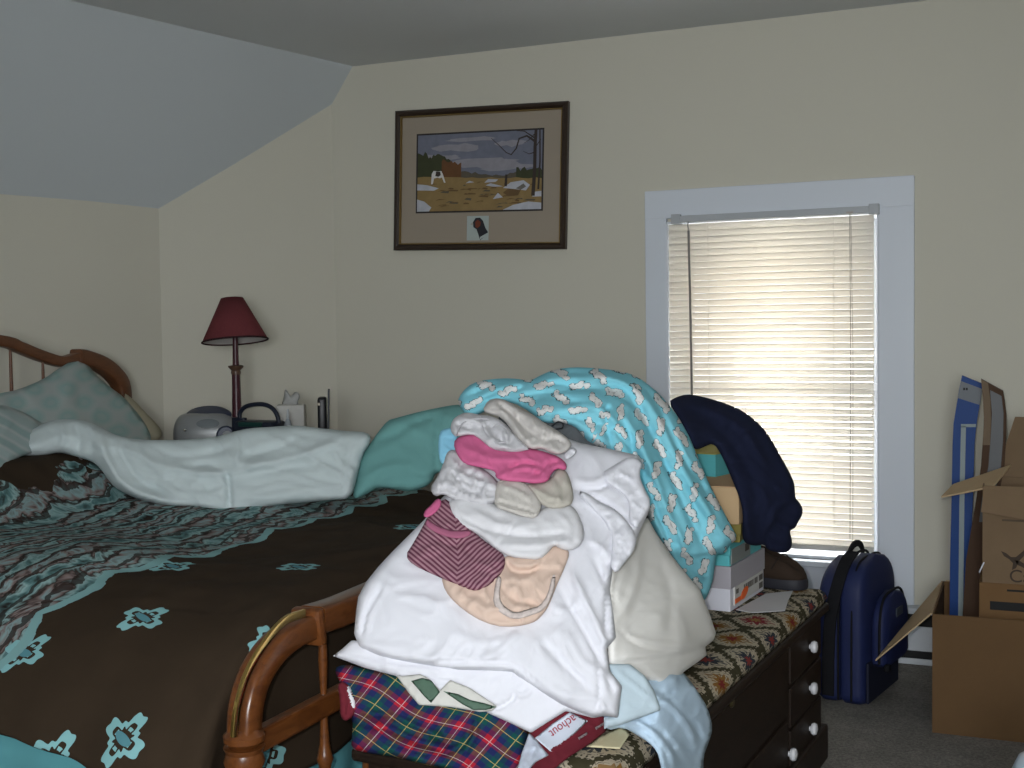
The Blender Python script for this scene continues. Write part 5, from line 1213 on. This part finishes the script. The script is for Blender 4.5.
bun_poly = [(457, 402), (462, 392), (472, 383), (490, 379), (512, 378), (530, 381), (543, 374), (556, 369), (575, 367), (595, 368), (620, 371), (634, 375), (645, 382), (655, 390), (664, 399), (677, 415), (684, 427), (690, 438), (698, 458), (706, 477), (719, 503), (730, 524), (738, 538), (730, 545), (724, 555), (716, 553), (715, 566), (712, 585), (704, 603), (694, 600), (680, 574), (660, 540), (645, 512), (634, 490), (632, 470), (615, 452), (590, 444), (583, 436), (574, 426), (560, 422), (545, 424), (530, 412), (512, 402), (498, 402), (480, 415), (467, 417)]
o = lump('printed_sheet', bun_poly, sc_, m_bun, thick=.12, bulge=.055, edge=24, wr=(.004, 26), seed=21, step=2.6, uvf=uv_b, zmin=CT+.003, extra=bun_folds,
    folds=[([(470, 404), (500, 388), (540, 382), (590, 376), (630, 384)], 4, .012), ([(480, 410), (510, 398), (550, 392), (596, 386)], 3, -.012), ([(590, 374), (630, 386), (656, 414), (674, 450), (700, 500), (728, 540)], 4.5, .018), ([(610, 392), (640, 410), (660, 450), (682, 500), (704, 548)], 3.5, -.018), ([(600, 400), (626, 420), (646, 456), (668, 510), (690, 560)], 4.5, .018), ([(610, 425), (632, 450), (652, 500), (676, 556)], 3, -.016), ([(608, 400), (606, 420), (612, 444)], 2.6, -.014), ([(560, 410), (590, 405), (612, 418), (634, 450)], 3, .012), ([(684, 440), (700, 480), (722, 528)], 3.5, -.010), ([(664, 410), (684, 450), (708, 500)], 3, .010), ([(628, 470), (642, 490), (660, 530), (690, 590)], 3, .012), ([(700, 552), (706, 570), (702, 596)], 3, -.010),
           ([(738, 538), (716, 550), (690, 556), (664, 552)], 1.6, .010, 's'), ([(560, 372), (600, 378), (636, 394)], 3, -.007)])
tag(o, 'aqua flannel sheet printed with white animals, arching over behind the heap', 'sheet')
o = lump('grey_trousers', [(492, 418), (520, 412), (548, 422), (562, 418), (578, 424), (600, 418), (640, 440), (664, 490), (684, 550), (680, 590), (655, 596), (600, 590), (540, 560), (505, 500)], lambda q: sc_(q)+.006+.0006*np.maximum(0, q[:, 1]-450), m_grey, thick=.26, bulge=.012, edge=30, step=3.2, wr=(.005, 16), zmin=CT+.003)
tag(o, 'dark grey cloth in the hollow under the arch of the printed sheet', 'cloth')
bm = B(); hp = [(552, 426), (558, 422), (563, 424), (562, 428), (556, 429)]; tt = sc_(np.array(hp, float))-.035
tube(bm, curve([CC+ray(*p)*t_ for p, t_ in zip(hp, tt)], 16), .0018, 6); tag(obj('hanger_hook', bm, m_blk, None, smooth=True), 'black wire hook by the dark grey cloth behind the heap', 'hook')

# navy sweater over the boxes
swc = rbf([(670, 400, 'y', 2.95), (687, 394, 'y', 3.05), (715, 400, 'y', 3.10), (743, 411, 'y', 3.12), (781, 458, 'y', 3.16), (795, 499, 'y', 3.18), (803, 514, 'y', 3.18), (790, 550, 'y', 3.18), (765, 545, 'y', 3.12), (743, 541, 'y', 3.04), (742, 520, 'y', 2.99), (731, 477, 'y', 2.99), (715, 444, 'y', 2.96), (693, 449, 'y', 2.88), (684, 427, 'y', 2.88), (740, 450, 'y', 3.02), (765, 500, 'y', 3.07)])
o = lump('navy_sweater', [(668, 402), (676, 397), (687, 394), (700, 396), (715, 400), (730, 405), (743, 411), (755, 420), (765, 430), (774, 444), (781, 457), (789, 471), (794, 482), (795, 490), (795, 498), (801, 504), (803, 510), (802, 516), (798, 522), (795, 529), (789, 530), (792, 539), (792, 547), (788, 552), (781, 553), (774, 552), (767, 549), (764, 544), (757, 546), (749, 545), (743, 541), (742, 530), (743, 514), (740, 499), (731, 477), (723, 458), (714, 443), (706, 446), (695, 451), (688, 440), (680, 420)], swc, m_navyk, thick=.07, bulge=.035, edge=14, wr=(.007, 34), seed=23, step=3,
    folds=[([(684, 404), (710, 410), (744, 430), (768, 470)], 5, .012), ([(700, 420), (730, 440), (752, 480), (756, 520)], 6, -.008), ([(790, 500), (775, 510), (768, 540)], 4, .010), ([(796, 526), (784, 528), (774, 520)], 2.5, -.012), ([(766, 548), (768, 535), (775, 522)], 2.5, -.012)])
tag(o, 'navy fleece sweater draped over the stack of boxes against the window', 'sweater')
# ================================================================== BACKPACK
def bag():
    a, b = on(865, 709, 'z', 0), on(903, 677, 'z', 0); dv = (b-a)[:2]; LW = .37; ang = math.atan2(-dv[0], dv[1]); T_ = .155
    M = Matrix.Translation((a[0], a[1], 0)) @ Matrix.Rotation(ang, 4, 'Z') @ Matrix.Diagonal((1, 1, .915, 1))       # local: x = -T_ (back) .. 0 (front face), y = along the broad side
    Hh = .535
    t = thing('backpack', M @ Vector((-T_/2, LW/2, 0)), 'navy blue backpack with black straps standing on the carpet below the window', 'backpack')
    m_nyl = plain('blue_nylon', (.012, .019, .075), .6, .35, 0, .1, 20, .2, 400); m_str = plain('black_webbing', (.008, .008, .010), .8, .2, 0, .1, 30, .3, 500); m_dk = plain('dark_nylon', (.010, .012, .028), .7, .3)
    def shell(x0, x1, y0, y1, z0, z1, ry, rx, top, nz=26, n=48, lean=0.0):
        bm = B(); rings = []
        for i in range(nz+1):
            s = i/nz; z = z0+(z1-z0)*s
            k = max(0, (s-(1-top))/top); ky = max(0.0, 1-k**3.4)**.5*.97+.03; kb = min(1, s/.06+.55)
            kx = (1-.5*k**3)*kb**.3
            cy, hy, cx, hx = (y0+y1)/2, (y1-y0)/2*ky*kb**.2, (x0+x1)/2, (x1-x0)/2*kx
            r = []
            for q in range(n):
                A = 2*math.pi*q/n; c, sn = math.cos(A), math.sin(A)
                r.append(bm.verts.new(M @ Vector((cx+hx*math.copysign(abs(c)**rx, c)+lean*s, cy+hy*math.copysign(abs(sn)**ry, sn), z))))
            rings.append(r)
        for p, q in zip(rings, rings[1:]):
            for k in range(n): bm.faces.new((p[k], p[(k+1) % n], q[(k+1) % n], q[k]))
        bm.faces.new(rings[0][::-1]); bm.faces.new(rings[-1]); return bm
    obj('main_compartment', shell(-T_*.62, 0.0, 0, LW, .004, Hh-.02, .45, .40, .34), m_nyl, t, smooth=50)
    obj('back_compartment', shell(-T_-.018, -T_*.50, .004, LW-.004, .004, Hh-.035, .5, .55, .38), m_nyl, t, smooth=50)
    def rim(x, yo, top, zt, w, name, mat, zlo=.02, y0=0.0, y1=LW):
        bm = B(); pts = []
        for s in np.linspace(0, 1, 40):
            A = math.pi*s; yy = (y0+y1)/2-((y1-y0)/2+yo)*math.copysign(abs(math.cos(A))**.5, math.cos(A)); zz = zlo+(zt-zlo)*abs(math.sin(A))**.42; pts.append(M @ Vector((x, yy, zz)))
        tube(bm, pts, 0, 8, flat=(w, .003), up=(M.to_3x3() @ Vector((1, 0, 0)))); return obj(name, bm, mat, t, smooth=50)
    rim(-T_*.56, .004, .4, Hh-.022, .004, 'zipper', m_str); rim(-T_*.28, .0035, .4, Hh-.026, .0035, 'zipper', m_str)
    bm = B(); path = [(-T_*.78, -.004, .03), (-T_*.76, -.007, .2), (-T_*.70, -.006, .33), (-T_*.58, .012, .44), (-T_*.52, .06, .505), (-T_*.5, .12, .527)]
    for k in range(1):
        P = curve([M @ Vector(p) for p in path], 24); ex = np.array(M.to_3x3() @ Vector((1, 0, 0)))
        tube(bm, P, 0, 10, flat=(.005, .021), up=ex)
    obj('strap', bm, m_str, t, smooth=50)
    bm = B(); tube(bm, [M @ Vector((-T_*.58, LW*.5+.075*math.cos(A), Hh-.035+.048*math.sin(A))) for A in np.linspace(0, math.pi, 18)], 0, 8, flat=(.011, .005), up=(M.to_3x3() @ Vector((1, 0, 0)))); obj('top_handle', bm, m_str, t, smooth=50)
    bm = B(); box(bm, (-.004, .02, .01), (.006, LW-.02, .155), .004, M); obj('lower_panel', bm, m_dk, t)
    pk = obj('front_pocket', shell(-.01, .055, .055, LW-.035, .135, .385, .5, .6, .6, nz=18), m_nyl, t, smooth=50)
    bm = B(); y0, y1 = .055, LW-.035; tube(bm, [M @ Vector((.030, (y0+y1)/2-((y1-y0)/2+.003)*math.copysign(abs(math.cos(A))**.55, math.cos(A)), .15+.237*abs(math.sin(A))**.5)) for A in np.linspace(0, math.pi, 34)], .0045, 6); obj('zipper', bm, m_str, pk, smooth=True)
    bm = B(); box(bm, (.052, LW*.42, .30), (.058, LW*.60, .33), .002, M); obj('badge', bm, plain('dull_badge', (.030, .040, .055), .4, .5), pk)
    bm = B(); box(bm, (.045, .05, .125), (.062, .075, .15), .004, M); obj('strap_end', bm, m_str, pk)
    for y in (.06, LW-.06):
        bm = B(); tube(bm, [M @ Vector(p) for p in ((-T_-.008, y+.05, .40), (-T_-.026, y, .33), (-T_-.030, y, .25), (-T_-.022, y, .12), (-T_-.012, y, .06))], 0, 8, flat=(.026, .006), up=(M.to_3x3() @ Vector((1, 0, 0)))); obj('shoulder_strap', bm, m_str, t, smooth=50)
    bm = B(); box(bm, (-.025, .19, Hh-.05), (-.018, .215, Hh-.036), .002, M); obj('zip_pull', bm, plain('dull_metal', (.3, .3, .28), .3, .5, .8), t)
bag()

# ================================================================== CARTONS AT THE RIGHT
def kraft(name, c, scale=14):
    g = G(name, .85, .2); g.obj(); n = g.noise(scale, 3); n2 = g.noise(300, 2); g.color(g.mix(n*.7+n2*.3, tuple(x*.86 for x in c), tuple(x*1.12 for x in c))); return g.m
m_k1 = kraft('kraft_brown', (.130, .074, .033)); m_k2 = kraft('kraft_tan', (.19, .128, .075)); m_k3 = kraft('kraft_orange', (.175, .098, .042)); m_kf = kraft('kraft_flap', (.44, .32, .19)); m_ink = plain('black_ink', (.012, .012, .012), .7)
BX_, BYf, BYb, BH = -.250, 3.795, 4.31, .362; BR = .34
ca = thing('open_carton', (.04, 4.05, 0), 'large open brown carton on the carpet at the right, flap hanging out', 'carton')
th_ = .005
bm = B(); box(bm, (BX_, BYf, 0), (BR, BYf+th_, BH)); obj('front_wall', bm, m_k1, ca)
bm = B(); box(bm, (BX_, BYb-th_, 0), (BR, BYb, BH)); obj('back_wall', bm, m_k1, ca)
bm = B(); box(bm, (BX_, BYf+th_, 0), (BX_+th_, BYb-th_, BH)); obj('side_wall', bm, m_k1, ca)
bm = B(); box(bm, (BR-th_, BYf+th_, 0), (BR, BYb-th_, BH)); obj('side_wall', bm, m_k1, ca)
bm = B(); box(bm, (BX_+th_, BYf+th_, .002), (BR-th_, BYb-th_, .007)); obj('bottom', bm, m_k1, ca)
def plate3(bm, pts, th):
    pts = [np.array(p, float) for p in pts]; n = np.cross(pts[1]-pts[0], pts[2]-pts[0]); n /= np.linalg.norm(n); prism(bm, pts, n*th)
ft = on(876, 661, 'y', BYf-.02)
bm = B(); plate3(bm, [(BX_, BYf+.005, BH), (BX_, BYb-.005, BH), (ft[0]+.075, BYb-.14, ft[2]+.055), (ft[0], BYf-.02, ft[2]), ], .004); obj('flap', bm, m_kf, ca)
bm = B(); plate3(bm, [(BX_+.01, BYb, BH), (BR-.01, BYb, BH), (BR-.03, BYb+.16, BH-.10), (BX_+.03, BYb+.16, BH-.10)], .004); obj('flap', bm, m_kf, ca)
bm = B(); plate3(bm, [(BX_+.008, BYf+.006, BH-.002), (BR-.008, BYf+.006, BH-.002), (BR-.008, BYf+.010, BH-.19), (BX_+.008, BYf+.010, BH-.19)], .004); obj('flap', bm, m_k1, ca)

# two smaller cartons standing in it
YL = 3.93
pL, pT = on(979, 600, 'y', YL), on(979.5, 582, 'y', YL)
lc = thing('small_carton', (.10, YL+.13, .008), 'orange-brown carton with black bars standing inside the large open carton', 'carton')
bm = B(); box(bm, (pL[0], YL, .008), (.30, YL+.26, pT[2]), .003); obj('body', bm, m_k3, lc)
q1, q2 = on(990, 601, 'y', YL), on(990, 609.5, 'y', YL); q3 = on(990, 618, 'y', YL)
bm = B(); box(bm, (q1[0], YL-.001, q2[2]), (.22, YL+.002, q1[2])); obj('black_bar', bm, m_ink, lc)
bm = B(); box(bm, (q1[0], YL-.001, q3[2]-.012), (.22, YL+.002, q3[2])); obj('black_bar', bm, m_ink, lc)
bm = B(); box(bm, (on(1007, 590, 'y', YL)[0], YL-.001, on(1007, 590, 'y', YL)[2]-.004), (.2, YL+.002, on(1007, 590, 'y', YL)[2]+.002)); obj('fine_print', bm, m_ink, lc)
zb = pT[2]+.001; uL = on(982.5, 545, 'y', YL-.005)[0]; zt = on(994, 486, 'y', YL-.005)[2]
uc = thing('small_carton', (.10, YL+.13, zb), 'tan carton with a leaping emblem and open flaps, on top of the orange-brown carton', 'carton')
bm = B(); y0, y1, x1 = YL-.005, YL+.25, .30
t4_ = .004
box(bm, (uL, y0, zb), (x1, y0+t4_, zt)); box(bm, (uL, y1-t4_, zb), (x1, y1, zt)); box(bm, (uL, y0+t4_, zb), (uL+t4_, y1-t4_, zt)); box(bm, (x1-t4_, y0+t4_, zb), (x1, y1-t4_, zt)); box(bm, (uL+t4_, y0+t4_, zb), (x1-t4_, y1-t4_, zb+t4_))
obj('body', bm, m_k2, uc)
fl_ = on(981, 512, 'y', y0-.03); fr = on(1024, 524, 'y', y0-.03)
bm = B(); plate3(bm, [(uL+.005, y0, zt), (x1, y0, zt), (x1, y0-.03, fr[2]-.03), (fl_[0], y0-.03, fl_[2])], .004); obj('flap', bm, m_k2, uc)
h0, h1 = np.array([uL, y0+.005, zt]), np.array([uL, y1, zt])
h0 = on(993, 486, 'y', y0+.004); tip0 = on(941, 496.5, 'y', y0+.03); tip1 = on(953, 484, 'y', 4.09); h1 = on(1011, 464.5, 'y', 4.10)
bm = B(); plate3(bm, [h0, tip0, tip1, h1], .005); obj('flap', bm, m_kf, uc)
r0 = on(1015, 418, 'y', y1); bm = B(); plate3(bm, [(uL+.03, y1, zt), (x1, y1, zt), (x1, y1+.05, r0[2]-.005), (r0[0], y1+.05, r0[2])], .004); obj('flap', bm, m_k2, uc)
# emblem: leaping animal and the start of a word
def EM(pts): return [(p[0], y0-.0006, p[2]) for p in (on(x, y, 'y', y0) for x, y in pts)]
bm = B()
for pts in ([(1001, 551), (1006, 553), (1011, 557), (1016, 557), (1022, 552), (1026, 548), (1024, 556), (1019, 561), (1016, 568), (1012, 570), (1013, 563), (1009, 559), (1004, 556)], [(1014, 560), (1020, 561), (1028, 566), (1026, 569), (1018, 565)]):
    prism(bm, EM(pts), (0, -.0004, 0))
obj('emblem', bm, plain('print_brown', (.055, .038, .026), .8), uc)
p = on(1020, 577, 'y', y0); M = Matrix(((1, 0, 0, p[0]), (0, 0, -1, y0-.0005), (0, 1, 0, p[2]), (0, 0, 0, 1)))
bm = B(); text_bm(bm, 'Ca', .055, M, .0003); obj('lettering', bm, plain('print_brown2', (.055, .038, .026), .8), uc)
bm = B(); a_, b_ = on(1002, 519, 'y', y0), on(1022, 521, 'y', y0); box(bm, (a_[0], y0-.0008, b_[2]-.003), (b_[0]+.03, y0+.001, b_[2]+.003)); obj('fine_print', bm, plain('print_faint', (.10, .07, .045), .8), uc)

# long packages standing in the large carton
def strip(name, label, cat, path, Y, depth, parts):
    """tall bent pack: path = list of (left px, right px, y px)"""
    t = thing(name, on((path[-1][0]+path[-1][1])/2, 616, 'y', Y)*np.array([1, 1, 0])+np.array([0, 0, .008]), label, cat)
    for nm, pth, dy0, dy1, mat in parts:
        bm = B(); rings = []
        for row in pth:
            l, r, y = row[:3]; a, b = on(l, y, 'y', Y), on(r, row[3] if len(row) > 3 else y, 'y', Y); z = (a[2]+b[2])/2
            za, zb_ = a[2], b[2]
            if y > 614: za = zb_ = .009
            rings.append([bm.verts.new((a[0], Y+dy0, za)), bm.verts.new((b[0], Y+dy0, zb_)), bm.verts.new((b[0], Y+dy1, zb_)), bm.verts.new((a[0], Y+dy1, za))])
        for p, q in zip(rings, rings[1:]):
            for k in range(4): bm.faces.new((p[k], p[(k+1) % 4], q[(k+1) % 4], q[k]))
        bm.faces.new(rings[0][::-1]); bm.faces.new(rings[-1]); obj(nm, bm, mat, t)
    return t
m_b1 = plain('blue_print', (.011, .050, .20), .5, .2); m_b2 = plain('pale_blue_strip', (.26, .31, .31), .5); m_b3 = plain('pack_header', (.15, .165, .18), .5); m_br = plain('brown_sleeve', (.055, .026, .011), .7); m_br2 = plain('brown_sleeve_edge', (.15, .105, .065), .7); m_win = plain('clear_window', (.085, .088, .092), .45, .3)
b_path = [(962, 983, 375.5, 384), (959, 981, 390, 398), (957, 979.5, 402, 406), (953.5, 976.5, 424), (952.5, 974.5, 445), (951.5, 973, 500), (950, 970, 560), (949, 966, 616)]
bp = strip('blind_package', 'long blue package with a pale strip, standing in the carton against the wall', 'package', b_path, 4.235, .03,
      [('sleeve', b_path, 0, .028, m_b1), ('header', [(961, 982.3, 381, 389), (957.8, 979.8, 398, 405)], -.0012, .001, m_b3), ('pale_strip', [(961, 966, 426), (959.5, 964.5, 500), (957.5, 962.5, 616)], -.005, .001, m_b2), ('edge_strip', [(961, 976, 424), (961, 976, 427)], -.005, .001, m_b2)])
bm = B()
for x0_ in (963.2, 965.8):
    p_ = on(x0_, 389, 'y', 4.2335); box(bm, (p_[0], 4.2325, p_[2]-.004), (p_[0]+.006, 4.2345, p_[2]+.004))
obj('header_print', bm, m_ink, bp)
r_path = [(981, 1003, 379, 391), (982.5, 1005, 394, 402), (984, 1006.5, 412, 416), (983.5, 1006.5, 430), (981, 1004.5, 466), (976, 998, 500), (966, 990, 560), (957.5, 980, 617)]
strip('curtain_rod_package', 'tall brown cardboard sleeve with a clear window, leaning beside the blue package', 'package', r_path, 4.13, .04,
      [('sleeve', r_path, 0, .04, m_br), ('window_panel', [(990, 1001.5, 390, 396), (992, 1003.5, 413), (990.5, 1003, 440), (988.5, 1001, 466), (982, 994, 498), (979, 990, 522)], -.0012, .001, m_win), ('edge_fold', [(981, 988, 379, 383), (983, 990.5, 400), (984, 991, 420), (982.5, 990, 445)], -.001, .001, m_br2)])
p = on(979, 565, 'y', 3.95); bm = B(); box(bm, (0, 0, 0), (.004, .02, .035), .001, Matrix.Translation((p[0], 3.95-.03, p[2]-.017)) @ Matrix.Rotation(.4, 4, 'Y')); tag(obj('white_tag', bm, m_wcard), 'tiny white paper tag stuck at the left edge of the tan carton', 'tag')
# pale round-topped thing at the corner of the picture
p = on(1022, 768, 'y', 2.78)
g = G('pastel_shell', .35, .5); x, y, z = g.obj(); g.color(g.ramp(g.noise(9, 2), [(.35, (.55, .58, .70)), (.5, (.50, .66, .70)), (.65, (.66, .58, .62))])); 
hm = thing('laundry_tub', (p[0]+.05, 2.78, 0), 'pale rounded tub cut off by the lower right corner of the photo', 'tub')
zt = on(1024, 751, 'y', 2.78)[2]; r_ = .075
bm = B(); lathe(bm, [(.05, 0), (.062, .01), (.072, zt*.4), (r_, zt*.72), (r_*.98, zt*.86), (r_*.80, zt*.96), (r_*.45, zt*1.02), (.01, zt*1.035)], (p[0]+.052, 2.78, 0), 28); obj('body', bm, g.m, hm, smooth='all')
bm = B(); tube(bm, [(p[0]+.052+(r_+.001)*math.cos(a), 2.78+(r_+.001)*math.sin(a), zt*.74) for a in np.linspace(0, 2*math.pi, 33)], .004, 6); obj('rim', bm, plain('violet_rim', (.04, .025, .10), .5), hm, smooth=True)

# families of like things
for o in list(COL.objects):
    if o.parent is None and 'label' in o and o.get('category') == 'pillow': o['group'] = 'pillows at the head of the bed'
    if o.parent is None and o.name.split('.')[0] in ('shoebox', 'cardboard_box', 'gift_box'): o['group'] = 'boxes stacked at the window end of the chest'
    if o.parent is None and o.name.split('.')[0] == 'jar': o['group'] = 'capped jars by the lamp'
    if o.parent is None and o.name.split('.')[0] == 'small_carton': o['group'] = 'small cartons in the open carton'
